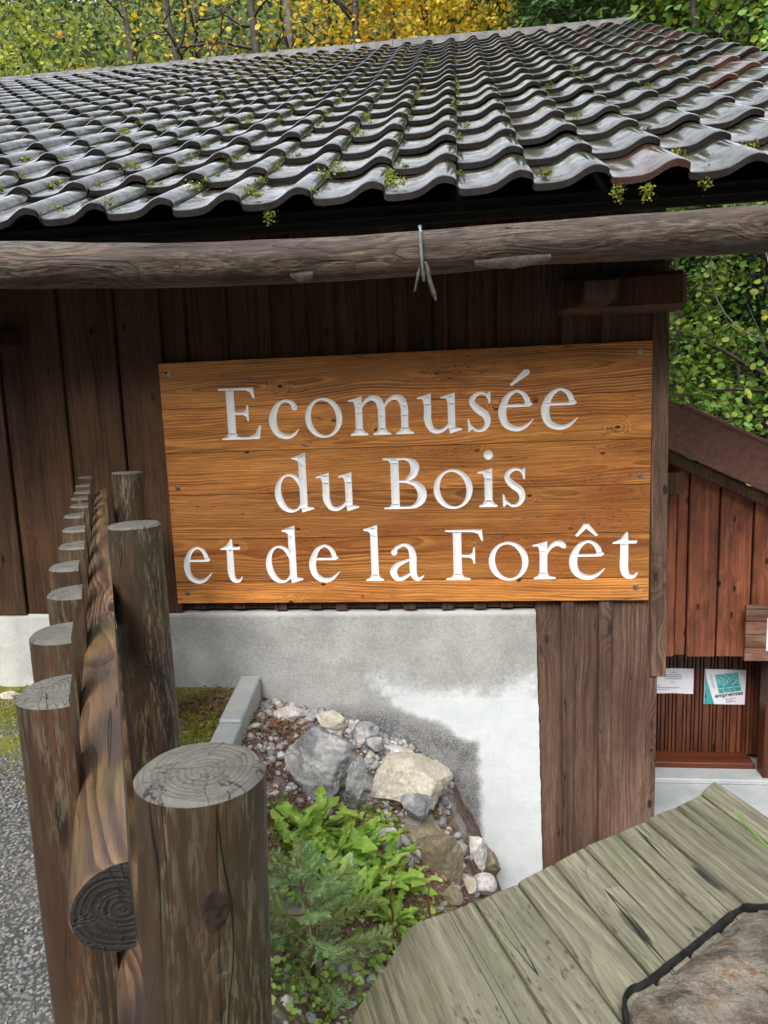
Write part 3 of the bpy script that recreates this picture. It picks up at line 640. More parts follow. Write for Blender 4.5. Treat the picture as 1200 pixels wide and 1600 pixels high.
def G_m(w=172):
    k = (w - 172) / 2; a = 18; c = 78 + k; d = 138 + 2 * k; f = []
    for x in (a, c, d): f.append((rect(x, x + 19, 4, 74), [])); f.append((foot(x, x + 19, x - 14, x + 33), []))
    f.append((rect(a, a + 19, 60, 85), [])); f.append((flag(a, a + 19, 100), []))
    for x in (a, c): f.append((stroke([(x + 15, 68, 5), (x + 26, 86, 8), (x + 45, 96, 13), (x + 63 + k, 88, 19), (x + 69.5 + k, 66, 19), (x + 69.5 + k, 50, 19)]), []))
    return w, f
def G_u(): return 115, [(stroke([(26, 94, 19), (26, 60, 19), (26, 32, 19), (36, 10, 15), (54, 4, 11), (74, 14, 8), (88, 34, 4)]), []), (flag(16.5, 35.5, 100), []), (rect(78, 97, 12, 92), []), (flag(78, 97, 100), []), ([(78, 22), (82, -3), (114, 6), (115, 10), (97, 14), (97, 26)], [])]
def G_s(): return 64, [(stroke([(58, 76, 4), (49, 93, 6), (33, 97, 8), (17, 88, 12), (14, 73, 15), (29, 56, 19), (47, 42, 19), (52, 22, 15), (42, 6, 10), (24, 3, 7), (9, 16, 5), (4, 30, 3)]), []), ([(56, 70), (60, 71), (61, 100), (56, 100), (50, 94)], []), ([(1, 33), (5, 32), (13, 8), (6, 0), (2, 0)], [])]
def G_d(w=106): return w, [(ell(42, 49, 42, 52.5), [ell(44, 50, 26, 45.5, 10)]), (rect(68, 88, 8, 150), []), ([(50, 140), (51, 144), (88, 156), (88, 120), (68, 132), (62, 138)], []), ([(68, 20), (72, -4), (105, 5), (106, 9), (88, 13), (88, 26)], [])]
def G_l(): return 48, [(rect(15, 35, 4, 146), []), ([(-3, 138), (-2, 142), (35, 154), (35, 120), (15, 130), (10, 136)], []), (foot(15, 35, 0, 48), [])]
def G_i(): return 47, [(rect(14, 34, 4, 92), []), (flag(14, 34, 100), []), (foot(14, 34, 0, 47), []), (ell(25, 136, 12, 12.5, 0, 20), [])]
def G_r(): return 80, [(rect(15, 35, 4, 92), []), (flag(15, 35, 100), []), (foot(15, 35, 0, 56), []), (stroke([(32, 66, 5), (42, 84, 9), (56, 95, 13), (70, 94, 15), (77, 87, 13), (79, 82, 5)]), [])]
def G_t(w=58): return w, [(stroke([(27, 98, 18), (27, 60, 19), (27, 28, 19), (32, 10, 16), (43, 4, 11), (52, 7, 7), (w, 16, 2)]), []), ([(0, 92), (55, 92), (57, 100), (36, 100), (35, 122), (31, 122), (18, 104), (0, 95)], [])]
def G_a(): return 94, [(stroke([(16, 76, 14), (22, 89, 10), (42, 97.5, 8), (58, 90, 14), (65, 70, 19), (65, 40, 19), (66, 18, 18), (73, 6, 13), (82, 5, 9), (94, 13, 2)]), []), (ell(16, 78, 8.5, 8.5, 0, 14), []), (stroke([(60, 58, 5), (42, 52, 9), (22, 42, 14), (12, 25, 19), (20, 8, 15), (36, 6, 11), (60, 20, 6)]), [])]
def G_E(): return 111, [(rect(20, 42, 3, 135), []), ([(0, 131), (0, 136), (96, 136), (98, 108), (93, 108), (86, 124), (74, 129), (42, 130), (14, 130)], []), (foot(20, 42, 2, 66), []), ([(40, 0), (106, 0), (111, 36), (106, 36), (94, 14), (76, 7), (40, 6)], []), ([(40, 66), (40, 73), (64, 73), (72, 78), (75, 90), (79, 90), (79, 48), (75, 48), (72, 60), (64, 65)], [])]
def G_F(): return 100, [(rect(20, 42, 3, 135), []), ([(0, 131), (0, 136), (96, 136), (99, 106), (94, 106), (86, 124), (74, 129), (42, 130), (14, 130)], []), (foot(20, 42, 0, 64), []), ([(40, 62), (40, 69), (62, 69), (70, 74), (73, 88), (77, 88), (77, 44), (73, 44), (70, 56), (62, 61)], [])]
def G_B(): return 114, [(rect(20, 42, 0, 135), []), ([(0, 131), (0, 135.5), (42, 135.5), (42, 122), (20, 122), (14, 130)], []), ([(0, 0), (0, 4.5), (14, 6), (20, 14), (42, 14), (42, 0)], []),
    ([(40, 135.5)] + bez([(58, 135.5), (82, 131), (95, 117), (95, 101), (84, 82), (66, 74), (60, 72)], 6) + [(40, 70)], [[(40, 129)] + bez([(56, 129.5), (68, 124), (73, 109), (70, 92), (58, 78), (52, 77)], 6) + [(40, 76)]]),
    ([(40, 76)] + bez([(60, 76), (88, 73), (106, 60), (114, 40), (108, 18), (88, 3), (60, 0)], 6) + [(40, 0)], [[(40, 70)] + bez([(60, 69), (80, 60), (90, 40), (86, 20), (72, 8), (54, 6.5)], 6) + [(40, 6.5)]])]
ACUTE = [(0, 0), (36, 36), (46, 37), (51, 30), (48, 24), (5, -3)]
CIRC = [(0, 0), (22, 31), (34, 31), (58, 0), (52, -3), (28, 18), (5, -4)]
S_ = .194 / 100
sign_O = Vector((-.325, 3.6, -1.016))
sign = empty('carved_sign', sign_O, 'large varnished wooden sign with carved white lettering fixed to the wall', 'sign')
# letters: glyph, measured left and right edge, baseline
B1, B2, B3 = -.141, -.523, -.901
LET = [(G_E(), -1.251, -1.035, B1), (G_c(), -.993, -.836, B1), (G_o(), -.802, -.609, B1), (G_m(), -.577, -.244, B1), (G_u(), -.225, -.003, B1), (G_s(), .021, .145, B1), (G_e(), .174, .347, B1), (G_e(), .382, .561, B1),
       (G_d(), -.984, -.777, B2), (G_u(), -.762, -.541, B2), (G_B(), -.412, -.191, B2), (G_o(), -.156, .042, B2), (G_i(), .074, .166, B2), (G_s(), .189, .311, B2),
       (G_e(), -1.511, -1.356, B3), (G_t(), -1.301, -1.189, B3), (G_d(), -1.056, -.857, B3), (G_e(), -.823, -.66, B3), (G_l(), -.521, -.428, B3), (G_a(), -.4, -.217, B3), (G_F(), -.103, .092, B3), (G_o(), .116, .317, B3), (G_r(), .343, .499, B3), (G_e(), .518, .696, B3), (G_t(), .732, .855, B3)]
shapes = []                                            # each letter: list of (outer, holes) in (x, z) world
for (wd, comps), xa, xb, base in LET:
    kx = (xb - xa) / wd
    shapes.append([([(xa + x * kx, base + y * S_) for x, y in o], [[(xa + x * kx, base + y * S_) for x, y in h] for h in hs]) for o, hs in comps])
shapes[6].append(([(.233 + x * S_, .083 + y * S_) for x, y in ACUTE], []))
shapes[23].append(([(.549 + x * S_, -.677 + y * S_) for x, y in CIRC], []))
def inside(p, comps): return any(inpoly(p, o) and not any(inpoly(p, h) for h in hs) for o, hs in comps)
def cdt(polys, extra=()):
    vts = []; eds = []
    for po in polys:
        b_ = len(vts); vts += [Vector(p) for p in po]; eds += [(b_ + i, b_ + (i + 1) % len(po)) for i in range(len(po))]
    vts += [Vector(p) for p in extra]
    ov, oe, of, *_ = delaunay_2d_cdt(vts, eds, [], 0, 1e-6)
    return ov, of
outl = []                                              # true outline segments of every letter, reused to cut the boards
for comps in shapes:
    polys = [o for o, hs in comps] + [h for o, hs in comps for h in hs]
    xs_ = [p[0] for po in polys for p in po]; zs_ = [p[1] for po in polys for p in po]
    ext = [(x, z) for x in np.arange(min(xs_), max(xs_), .0075) for z in np.arange(min(zs_), max(zs_), .0075)]
    ext = [(x + .001 * math.sin(x * 997 + z * 777), z + .001 * math.cos(x * 811 + z * 433)) for x, z in ext]; ext = [e for e in ext if inside(e, comps)]
    ov, of = cdt(polys, ext)
    keep = [f for f in of if inside((sum(ov[i].x for i in f) / len(f), sum(ov[i].y for i in f) / len(f)), comps)]
    cnt = {}
    for f in keep:
        for a, c in zip(f, f[1:] + f[:1]): k = (min(a, c), max(a, c)); cnt[k] = cnt.get(k, 0) + 1
    bd = [k for k, n in cnt.items() if n == 1]; segs = [((ov[a].x, ov[a].y), (ov[c].x, ov[c].y)) for a, c in bd]; outl.append(segs)
    bset = {i for k in bd for i in k}
    A_ = np.array([s[0] for s in segs]); Bq = np.array([s[1] for s in segs]); D_ = Bq - A_; LL = (D_ ** 2).sum(1) + 1e-12
    used = sorted({i for f in keep for i in f}); idx = {u: i for i, u in enumerate(used)}; LVt = []
    for u in used:
        p = np.array(ov[u]); t = np.clip(((p - A_) * D_).sum(1) / LL, 0, 1); dd = np.sqrt((((A_ + D_ * t[:, None]) - p) ** 2).sum(1)).min()
        dep = 0 if u in bset else min(.0105, .62 * dd)
        LVt.append((p[0], 3.6 + .0004 + dep, p[1]))
    cx = (min(xs_) + max(xs_)) / 2; cz = min(zs_)
    meshobj('letter', [(x - cx, y - 3.6, z - cz) for x, y, z in LVt], [tuple(idx[i] for i in f) for f in keep], M['letter'], sign, (cx, 3.6, cz))
# boards, cut out along the lettering
SZ = [.265, .027, -.202, -.426, -.665, -.897, -1.016]
sx0, sx1 = -1.56, .91
polys = []
for segs in outl:
    for s in segs: polys.append(s)
vts = []; eds = []
for s in polys: b_ = len(vts); vts += [Vector(s[0]), Vector(s[1])]; eds.append((b_, b_ + 1))
for i in range(6):
    zt, zb = SZ[i] - .0015, SZ[i + 1] + .0015; b_ = len(vts); vts += [Vector((sx0, zt)), Vector((sx1, zt)), Vector((sx1, zb)), Vector((sx0, zb))]
    eds += [(b_, b_ + 1), (b_ + 1, b_ + 2), (b_ + 2, b_ + 3), (b_ + 3, b_)]
ov, oe, of, *_ = delaunay_2d_cdt(vts, eds, [], 0, 1e-6)
bbs = [(min(p[0] for o, h in c for p in o), max(p[0] for o, h in c for p in o), min(p[1] for o, h in c for p in o), max(p[1] for o, h in c for p in o)) for c in shapes]
per = [[] for _ in range(6)]
for f in of:
    c = (sum(ov[i].x for i in f) / len(f), sum(ov[i].y for i in f) / len(f))
    bi = next((i for i in range(6) if SZ[i + 1] + .0015 < c[1] < SZ[i] - .0015), None)
    if bi is None or not (sx0 < c[0] < sx1): continue
    if any(b_[0] <= c[0] <= b_[1] and b_[2] <= c[1] <= b_[3] and inside(c, s) for b_, s in zip(bbs, shapes)): continue
    per[bi].append(f)
for i in range(6):
    used = sorted({k for f in per[i] for k in f}); idx = {u: k for k, u in enumerate(used)}; zm = (SZ[i] + SZ[i + 1]) / 2
    off = .0 if i % 2 else .0006
    V = [(ov[u].x - (-.325), off, ov[u].y - zm) for u in used]; F = [tuple(idx[k] for k in f) for f in per[i]]
    n0 = len(V); a, c = sx0 + .325, sx1 + .325; zt, zb = SZ[i] - .0015 - zm, SZ[i + 1] + .0015 - zm
    yt, yb = (off if i == 0 else .0118), (off if i == 5 else .0118)
    V += [(a, yt, zt), (c, yt, zt), (c, yb, zb), (a, yb, zb), (a, .028, zt), (c, .028, zt), (c, .028, zb), (a, .028, zb)]
    F += [tuple(n0 + k for k in q) for q in ((0, 4, 5, 1), (2, 6, 7, 3), (4, 7, 6, 5))]
    V += [(a, off, zt), (a, off, zb), (c, off, zt), (c, off, zb)]; F += [(n0 + 8, n0 + 9, n0 + 7, n0 + 4), (n0 + 11, n0 + 10, n0 + 5, n0 + 6)]
    me_ok = meshobj('board', V, F, M['sign'], sign, (-.325, 3.6, zm))
def bolt(x, z, par):
    v1 = [(.013 * math.cos(k * math.pi / 8), 0, .013 * math.sin(k * math.pi / 8)) for k in range(16)]; v2 = [(x_, -.003, z_) for x_, _, z_ in v1]
    h1 = [(.0085 * math.cos(k * math.pi / 3), -.003, .0085 * math.sin(k * math.pi / 3)) for k in range(6)]; h2 = [(x_ * .92, -.0105, z_ * .92) for x_, _, z_ in h1]
    V = v1 + v2 + h1 + h2; F = [(k, (k + 1) % 16, 16 + (k + 1) % 16, 16 + k) for k in range(16)] + [tuple(range(16, 32))] + [(32 + k, 32 + (k + 1) % 6, 38 + (k + 1) % 6, 38 + k) for k in range(6)] + [tuple(range(38, 44))]
    meshobj('bolt', V, F, M['steel'], par, (x, 3.5985, z))
for x, z in [(-1.503, .207), (-1.508, -.383), (-1.501, -.956), (.852, .213), (.857, -.38), (.847, -.946)]: bolt(x, z, sign)

# steel hook on the log with dry bark strips
hk = empty('steel_hook', (-.127, 2.47, .44), 'galvanised steel hook driven into the log above the sign', 'hook')
K_ = .8226
v, f = tube([(x * K_, y - .535, z * K_) for x, y, z in [(-.155, 3.04, .715), (-.155, 3.005, .712), (-.154, 2.999, .69), (-.153, 3.0, .62), (-.150, 3.003, .56), (-.148, 3.006, .53), (-.147, 3.02, .505), (-.147, 3.035, .512), (-.147, 3.04, .53)]], [.005, .006, .0065, .007, .0065, .006, .005, .005, .004], 8)
meshobj('shank', v, f, M['steel'], hk, (0, 0, 0), smooth=True, sharp=40)
def strip(name, pts, ws, label):
    P = bez([(p[0] * K_, p[1] - .535, p[2] * K_, w_ * .9) for p, w_ in zip(pts, ws)], 5); V = []; F = []
    for i, p in enumerate(P):
        for s in (-1, 0, 1): V.append((p[0] + s * p[3] / 2, p[1] + (.003 if s else -.003) + .002 * nz(p[:3], 60), p[2] + s * .002 * math.sin(i * 1.3)))
    for i in range(len(P) - 1):
        for k in range(2): F.append((i * 3 + k, i * 3 + k + 1, i * 3 + 4 + k, i * 3 + 3 + k))
    o = meshobj(name, V, F, M['barkdry'], None, (0, 0, 0), smooth=True)
    md = o.modifiers.new('thick', 'SOLIDIFY'); md.thickness = .003
    return tag(o, label, 'bark')
strip('bark_strip', [(-.138, 3.0, .572), (-.128, 2.99, .545), (-.122, 2.985, .50), (-.108, 2.985, .45), (-.097, 2.985, .415)], [.005, .012, .013, .016, .003], 'thick pale strip of dry bark hanging right of the steel hook')
strip('bark_strip', [(-.162, 3.0, .548), (-.168, 2.99, .52), (-.174, 2.988, .49), (-.184, 2.988, .455)], [.004, .008, .006, .002], 'thin grey bark strip hanging left of the steel hook')

# ================================================================== SHED ON THE RIGHT
shed = empty('small_shed', (1.6, 4.7, -2.5), 'red brown plank shed with sloping brown roof beside the main building', 'shed')
def shed_top(x): return -.30 - (x - 1.19) * .492
sw = box('wall', 1.16, 3.1, 4.53, 4.56, -1.62, -.30, M['black'], shed, bev=0, top=(shed_top(1.16) - .06, shed_top(3.1) - .06))
for a, c in [(1.0, 1.305), (1.372, 1.553), (1.556, 1.752), (1.755, 1.95), (1.953, 2.15), (2.153, 2.35), (2.353, 2.55), (2.553, 2.75), (2.753, 2.95), (2.953, 3.1)]:
    box('plank', a + .004, c - .004, 4.503, 4.529, -1.638 - random.random() * .006, -.4, M['shed'], sw, bev=.005, top=(shed_top(a) - .03, shed_top(c) - .03))
box('batten', 1.308, 1.37, 4.515, 4.529, -1.636, -.4, M['shed'], sw, bev=.004, top=(shed_top(1.3) - .03, shed_top(1.37) - .03))
box('beam_end', 1.10, 1.30, 4.36, 4.50, -.585, -.455, M['wall'], shed, bev=.006)
# recess with narrow slats
rp = box('recess_panel', 1.0, 2.0, 4.80, 4.83, -2.44, -1.55, M['black'], shed, bev=0)
x = 1.03; k = 0
while x < 1.98:
    w_ = random.choice([.022, .022, .024, .046, .03]); box('slat', x, x + w_ - .005, 4.776, 4.80, -2.436, -1.56, M['slat'], rp, bev=.003); x += w_; k += 1
box('side_panel', 1.96, 1.985, 4.56, 4.775, -2.44, -1.56, M['slat'], shed, bev=.002)
lw = box('lower_wall', 1.99, 3.1, 4.565, 4.59, -2.488, -1.64, M['black'], shed, bev=0)
for k in range(6): box('plank', 1.988 + k * .186, 2.17 + k * .186, 4.54, 4.564, -2.487, -1.645, M['shed'], lw, bev=.004)
ew = box('end_wall', 3.07, 3.1, 4.60, 7.2, -2.6, -1.25, M['shed'], shed, bev=.004)
box('door_post', 1.868, 1.955, 4.50, 4.60, -2.49, -1.66, M['slat'], shed, bev=.005)
box('lintel', 1.0, 2.0, 4.565, 4.79, -1.62, -1.56, M['wall'], shed, bev=.004)
box('sill', 1.0, 1.866, 4.62, 4.79, -2.487, -2.42, M['sill'], shed, bev=.006)
box('threshold', 1.0, 2.3, 4.47, 4.62, -2.489, -2.455, M['floor'], shed, bev=.006)
# roof sheet and verge
rx0, rx1 = 1.165, 3.2
def rq(x, n): s = .492; L_ = math.hypot(1, s); return (x + n * s / L_, shed_top(x) + n / L_)
def slab(name, xa, xb, na, nb, y0, y1, mat, par, bev=.004):
    P = [rq(xa, na), rq(xb, na), rq(xb, nb), rq(xa, nb)]; bm = bmesh.new()
    v0 = [bm.verts.new((x - xa, y0 - y0, z - shed_top(xa))) for x, z in P]; v1 = [bm.verts.new((x - xa, y1 - y0, z - shed_top(xa))) for x, z in P]
    bm.faces.new(v0); bm.faces.new(v1[::-1])
    for i in range(4): j = (i + 1) % 4; bm.faces.new((v0[j], v0[i], v1[i], v1[j]))
    bmesh.ops.bevel(bm, geom=bm.edges[:], offset=bev, segments=1, affect='EDGES'); bmesh.ops.recalc_face_normals(bm, faces=bm.faces[:])
    return bm_to(name, bm, mat, par, (xa, y0, shed_top(xa)))
sr = slab('roof', rx0, rx1, .232, .262, 4.40, 7.4, M['metalroof'], shed)
slab('verge_sheet', rx0, 1.80, .0, .255, 4.385, 4.399, M['metalroof'], sr); slab('verge_sheet', 1.795, rx1, -.004, .251, 4.378, 4.392, M['metalroof'], sr)
slab('verge_trim', rx0, rx1, .250, .272, 4.372, 4.396, M['metalroof'], sr, .003)
slab('under_board', rx0 - .1, rx1, -.075, -.004, 4.42, 4.50, M['wall'], shed, .004)
meshobj('ridge_flap', [(x, y, z) for y in (4.355, 4.369) for x, z in ((1.14, .02), (1.285, -.08), (1.215, -.215), (1.185, -.215))], [(0, 3, 2, 1), (4, 5, 6, 7), (0, 1, 5, 4), (1, 2, 6, 5), (2, 3, 7, 6), (3, 0, 4, 7)], M['metalroof'], sr, (0, 0, 0))
slab('left_slope', 1.165, 1.17, 0, .01, 4.40, 7.4, M['metalroof'], sr, 0.0005)

# papers on the slats
nt_ = empty('paper_notice', (1.40, 4.775, -2.0), 'plain white typed sheet pinned on the slats left of the teal poster', 'notice')
meshobj('sheet', [(x, 4.772 - .004 * math.sin(i * 1.2), z) for i, x in enumerate(np.linspace(1.24, 1.509, 8)) for z in (-1.998 - .004 * i / 7, -1.822)], [(2 * i, 2 * i + 2, 2 * i + 3, 2 * i + 1) for i in range(7)], M['white'], nt_, (0, 0, 0), smooth=True)
for i, (xa, xb, z) in enumerate([(1.36, 1.40, -1.85), (1.33, 1.43, -1.866), (1.32, 1.44, -1.881), (1.32, 1.43, -1.895), (1.36, 1.38, -1.92), (1.26, 1.29, -1.945), (1.26, 1.42, -1.958), (1.26, 1.35, -1.972)]):
    meshobj('text_line', [(xa, 4.7655, z), (xb, 4.7655, z), (xb, 4.7655, z + .004), (xa, 4.7655, z + .004)], [(0, 1, 2, 3)], M['inkl'], nt_, (0, 0, 0))
po = empty('teal_poster', (1.715, 4.775, -2.07), 'square white and teal printed poster on the dark slats', 'poster')
def flat(name, pts, d, mat): return meshobj(name, [(x, 4.772 - d, z) for x, z in pts], [tuple(range(len(pts)))], mat, po, (0, 0, 0))
meshobj('panel', [(x, y, z) for y in (4.7725, 4.7755) for x, z in ((1.581, -2.074), (1.845, -2.076), (1.847, -1.832), (1.582, -1.826))], [(0, 1, 2, 3), (7, 6, 5, 4), (0, 4, 5, 1), (1, 5, 6, 2), (2, 6, 7, 3), (3, 7, 4, 0)], M['white'], po, (0, 0, 0))
flat('teal_band', [(1.583, -2.072), (1.648, -2.073), (1.600, -1.915), (1.584, -1.838)], .002, M['teal'])
flat('leaf_picture', [(1.678, -1.998), (1.820, -1.976), (1.792, -1.850), (1.645, -1.866)], .002, M['teal'])
rr_ = random.Random(5)
spk = []
for k in range(150):
    u, v_ = rr_.random(), rr_.random() ** 1.4; v_ = 1 - v_ * .62; a = (1.678 + .142 * u, -1.998 + .022 * u); c = (1.645 + .147 * u, -1.866 + .016 * u); q = (a[0] + (c[0] - a[0]) * v_, a[1] + (c[1] - a[1]) * v_); s = rr_.uniform(.0012, .0028)
    spk.append(([(q[0] - s, 4.7693, q[1] - s), (q[0] + s, 4.7693, q[1] - s), (q[0] + s, 4.7693, q[1] + s), (q[0] - s, 4.7693, q[1] + s)], [(0, 1, 2, 3)]))
for a, c, s in [((1.668, -1.965), (1.815, -1.945), .0022), ((1.70, -1.960), (1.735, -1.89), .0014), ((1.745, -1.953), (1.79, -1.90), .0014), ((1.70, -1.962), (1.712, -1.99), .0014), ((1.76, -1.953), (1.785, -1.978), .0014), ((1.735, -1.956), (1.75, -1.985), .0012)]:
    d = Vector((c[0] - a[0], c[1] - a[1])); n = Vector((-d.y, d.x)).normalized() * s
    spk.append(([(a[0] - n.x, 4.7691, a[1] - n.y), (c[0] - n.x, 4.7691, c[1] - n.y), (c[0] + n.x, 4.7691, c[1] + n.y), (a[0] + n.x, 4.7691, a[1] + n.y)], [(0, 1, 2, 3)]))
v, f = join(spk); meshobj('leaf_print', v, f, M['tealp'], po, (0, 0, 0))
def text(s, x, z, size, rot, mat, bold=0, spacing=1.0, name='lettering'):
    cu = bpy.data.curves.new(name, 'FONT'); cu.body = s; cu.size = size; cu.offset = bold; cu.space_character = spacing; cu.fill_mode = 'FRONT'; cu.resolution_u = 3
    t = bpy.data.objects.new('tmp', cu); COL.objects.link(t); dg = bpy.context.evaluated_depsgraph_get(); me = bpy.data.meshes.new_from_object(t.evaluated_get(dg))
    COL.objects.unlink(t); bpy.data.objects.remove(t)
    c_, s_ = math.cos(R(rot)), math.sin(R(rot))
    for v in me.vertices: a, c = v.co.x, v.co.y; v.co = (a * c_ - c * s_, 0, a * s_ + c * c_)
    me.materials.clear(); me.materials.append(mat); o = bpy.data.objects.new(name, me); o.location = local((x, 4.7688, z), po); link(o, po)
text('empreintes', 1.652, -2.028, .040, 8, M['ink'], .0008)
text('réseau', 1.608, -1.862, .032, -73, M['inkl'], .0002, 1.25)
text('Eau, Energie', 1.72, -2.040, .0135, 8, M['ink']); text('Déchets', 1.722, -2.052, .0135, 8, M['ink']); text('Biodiversité', 1.724, -2.064, .0135, 8, M['ink'])
flat('red_mark', [(1.585, -2.005), (1.594, -2.005), (1.593, -1.990), (1.585, -1.990)], .0035, M['red']); flat('blue_mark', [(1.585, -2.03), (1.596, -2.03), (1.595, -2.012), (1.585, -2.012)], .0035, M['ink'])
# little board of planks at the right edge
sb = empty('plank_notice_board', (1.9, 4.40, -1.64), 'small weathered plank board with white panel at the shed front', 'notice board')
M['shedx'] = wood('worn red board', (.20, .085, .05), (.08, .03, .02), axis='X', ring=40, warp=.05, rough=.55, stain=(.30, .20, .15), stain_amt=.7, knot=.4, crack=.8)
for k in range(4): box('board', 1.693, 2.25, 4.41, 4.435, -1.638 + k * .084 + .002, -1.638 + (k + 1) * .084 - .002, M['shedx'], sb, bev=.003)
box('trim', 1.69, 2.25, 4.40, 4.44, -1.3015, -1.285, M['shedx'], sb, bev=.003)
box('white_panel', 1.815, 2.2, 4.404, 4.409, -1.57, -1.36, M['white'], sb, bev=.001)

# ================================================================== FENCE
ang = math.atan2(.523, 1.0)                                      # fence runs this far to the left of +Y
fd = Vector((-math.sin(ang), math.cos(ang), 0)); fn = Vector((-math.cos(ang), -math.sin(ang), 0))      # fn: towards the left side
fence = empty('timber_fence', (-.85, 1.743, -1.5), 'round post fence with half round rail and pickets on the left', 'fence')
def roundpost(name, base, top, rad, lean, mats, dflat=None, rot=0, chamf=.006, seed=0, n=40):
    """post standing on base, up to z=top; dflat: cut flat at this distance from the axis (half-round)"""
    H = top - base[2]; prof_ = []
    if dflat is None: prof_ = [(math.cos(2 * math.pi * k / n), math.sin(2 * math.pi * k / n)) for k in range(n)]
    else:
        a0 = math.acos(dflat / rad); m_ = n - 6
        prof_ = [(math.cos(a0 + (2 * math.pi - 2 * a0) * k / m_), math.sin(a0 + (2 * math.pi - 2 * a0) * k / m_)) for k in range(m_ + 1)]
        y1 = prof_[-1]; y0 = prof_[0]; prof_ += [(y1[0] + (y0[0] - y1[0]) * t, y1[1] + (y0[1] - y1[1]) * t) for t in (.2, .4, .6, .8)]
    N = len(prof_); V = []; F = []; mi = []
    hs = [0, .25, .5, .7, .82, .9, .95, 1 - chamf / H]; c_, s_ = math.cos(rot), math.sin(rot)
    def ring(h, k):
        for (u, v_) in prof_:
            q = 1 + .02 * nz((u * 1.5, v_ * 1.5, h * H * 1.2), 1, seed) + .008 * nz((u * 7, v_ * 7, h * H * 2), 1, seed)
            V.append(((u * c_ - v_ * s_) * rad * k * q, (u * s_ + v_ * c_) * rad * k * q, h * H))
    for h in hs: ring(h, 1)
    ring(1, 1 - chamf / rad)
    ring(1.0, .6); ring(1.0, .25)
    for r_ in range(len(hs) + 2):
        for k in range(N): F.append((r_ * N + k, r_ * N + (k + 1) % N, (r_ + 1) * N + (k + 1) % N, (r_ + 1) * N + k)); mi.append(1 if r_ >= len(hs) - 1 else 0)
    F.append(tuple((len(hs) + 2) * N + k for k in range(N))); mi.append(1)
    o = meshobj(name, V, F, mats, fence, base, smooth=True, mat_idx=mi, sharp=40); o.rotation_euler = lean; return o
PM = [M['post'], M['endg']]
p1 = roundpost('post', (-.325, .655, -1.55), -.372, .0675, (R(.3), R(2.3), R(40)), PM, seed=1, n=56)
p2 = roundpost('post', (-.851, 1.743, -1.55), -.277, .067, (0, R(.3), R(160)), PM, seed=2)
p3 = roundpost('post', (-1.513, 3.017, -1.55), -.246, .066, (0, R(-1), R(250)), PM, seed=3)
def knot(par, base, rad, zc, az, sx, sz, label=None):
    """a branch knot standing a little proud of a round post"""
    V = []; F = []; n = 18
    for r_, (k, d) in enumerate(((1.25, -.002), (1.0, .0006), (.8, .0012), (.62, .0004), (.35, .0010), (.0, .0006))):
        for i in range(n):
            a = 6.2832 * i / n; q = k * (1 + .12 * math.sin(a * 3 + 1) + .06 * math.sin(a * 5)); an = az + q * sx * math.cos(a) / rad
            V.append((math.cos(an) * (rad + d), math.sin(an) * (rad + d), zc + q * sz * math.sin(a)))
    for r_ in range(5):
        for i in range(n): F.append((r_ * n + i, r_ * n + (i + 1) % n, (r_ + 1) * n + (i + 1) % n, (r_ + 1) * n + i))
    o = meshobj('knot', V, F, M['knot'], None, (0, 0, 0), smooth=True); o.parent = par; return o
M['knot'] = plain('dark resin knot', (.022, .014, .009), .5, .6, 90, .6)
knot(p1, None, .0675, 1.06, R(-100), .014, .022); knot(p2, None, .067, .90, R(-225), .012, .014)
def rail(z0, z1, y0, y1, seed, off=.075):
    """half-round rail, flat face against the posts"""
    a = Vector((fence_x(y0), y0, z0)) + fn * off; c = Vector((fence_x(y1), y1, z1)) + fn * off; L_ = (c - a).length
    n = 26; N = n + 5; rad = .056; a0 = math.acos(.16); V = []; F = []; mi = []
    # local frame: Y along, X towards the posts (right), Z up
    pr = [(math.cos(a0 + (2 * math.pi - 2 * a0) * k / n), math.sin(a0 + (2 * math.pi - 2 * a0) * k / n)) for k in range(n + 1)]
    y_1, y_0 = pr[-1], pr[0]; pr += [(y_1[0] + (y_0[0] - y_1[0]) * t, y_1[1] + (y_0[1] - y_1[1]) * t) for t in (.2, .4, .6, .8)]
    ys = [0, .006] + list(np.linspace(.05, L_, 30))
    for r_, yy in enumerate([0] + ys):
        k = .94 if r_ == 0 else (.955 if r_ == 1 else 1); k = 1.0 if r_ > 1 else .955
        for (u, v_) in pr:
            q = 1 + .03 * nz((u, v_, yy * 1.5), 1.2, seed); V.append(((u - .16) * rad * k * q if r_ else (u - .16) * rad * .5, yy, v_ * rad * k * q if r_ else v_ * rad * .5))
    for r_ in range(len(ys)):
        for k in range(N): F.append((r_ * N + k, (r_ + 1) * N + k, (r_ + 1) * N + (k + 1) % N, r_ * N + (k + 1) % N)); mi.append(1 if r_ == 0 else 0)
    F.append(tuple(range(N))); mi.append(1); F.append(tuple(len(ys) * N + k for k in range(N))[::-1]); mi.append(1)
    o = meshobj('rail', V, F, [M['rail'], M['endd']], fence, a, smooth=True, mat_idx=mi, sharp=40)
    o.rotation_euler = (math.atan2(z1 - z0, math.hypot(c.x - a.x, c.y - a.y)), 0, ang); return o
rail(-.525, -.405, .70, 3.35, 5); rail(-1.25, -1.12, .66, 3.35, 6)
PX = [(-.523, .841, -.36), (-.652, 1.08, -.356), (-.783, 1.326, -.352), (-.913, 1.572, -.349), (-1.04, 1.81, -.344), (-1.165, 2.045, -.338), (-1.31, 2.31, -.332), (-1.425, 2.535, -.328), (-1.53, 2.74, -.323), (-1.63, 2.93, -.318), (-1.745, 3.15, -.311), (-1.86, 3.38, -.292)]
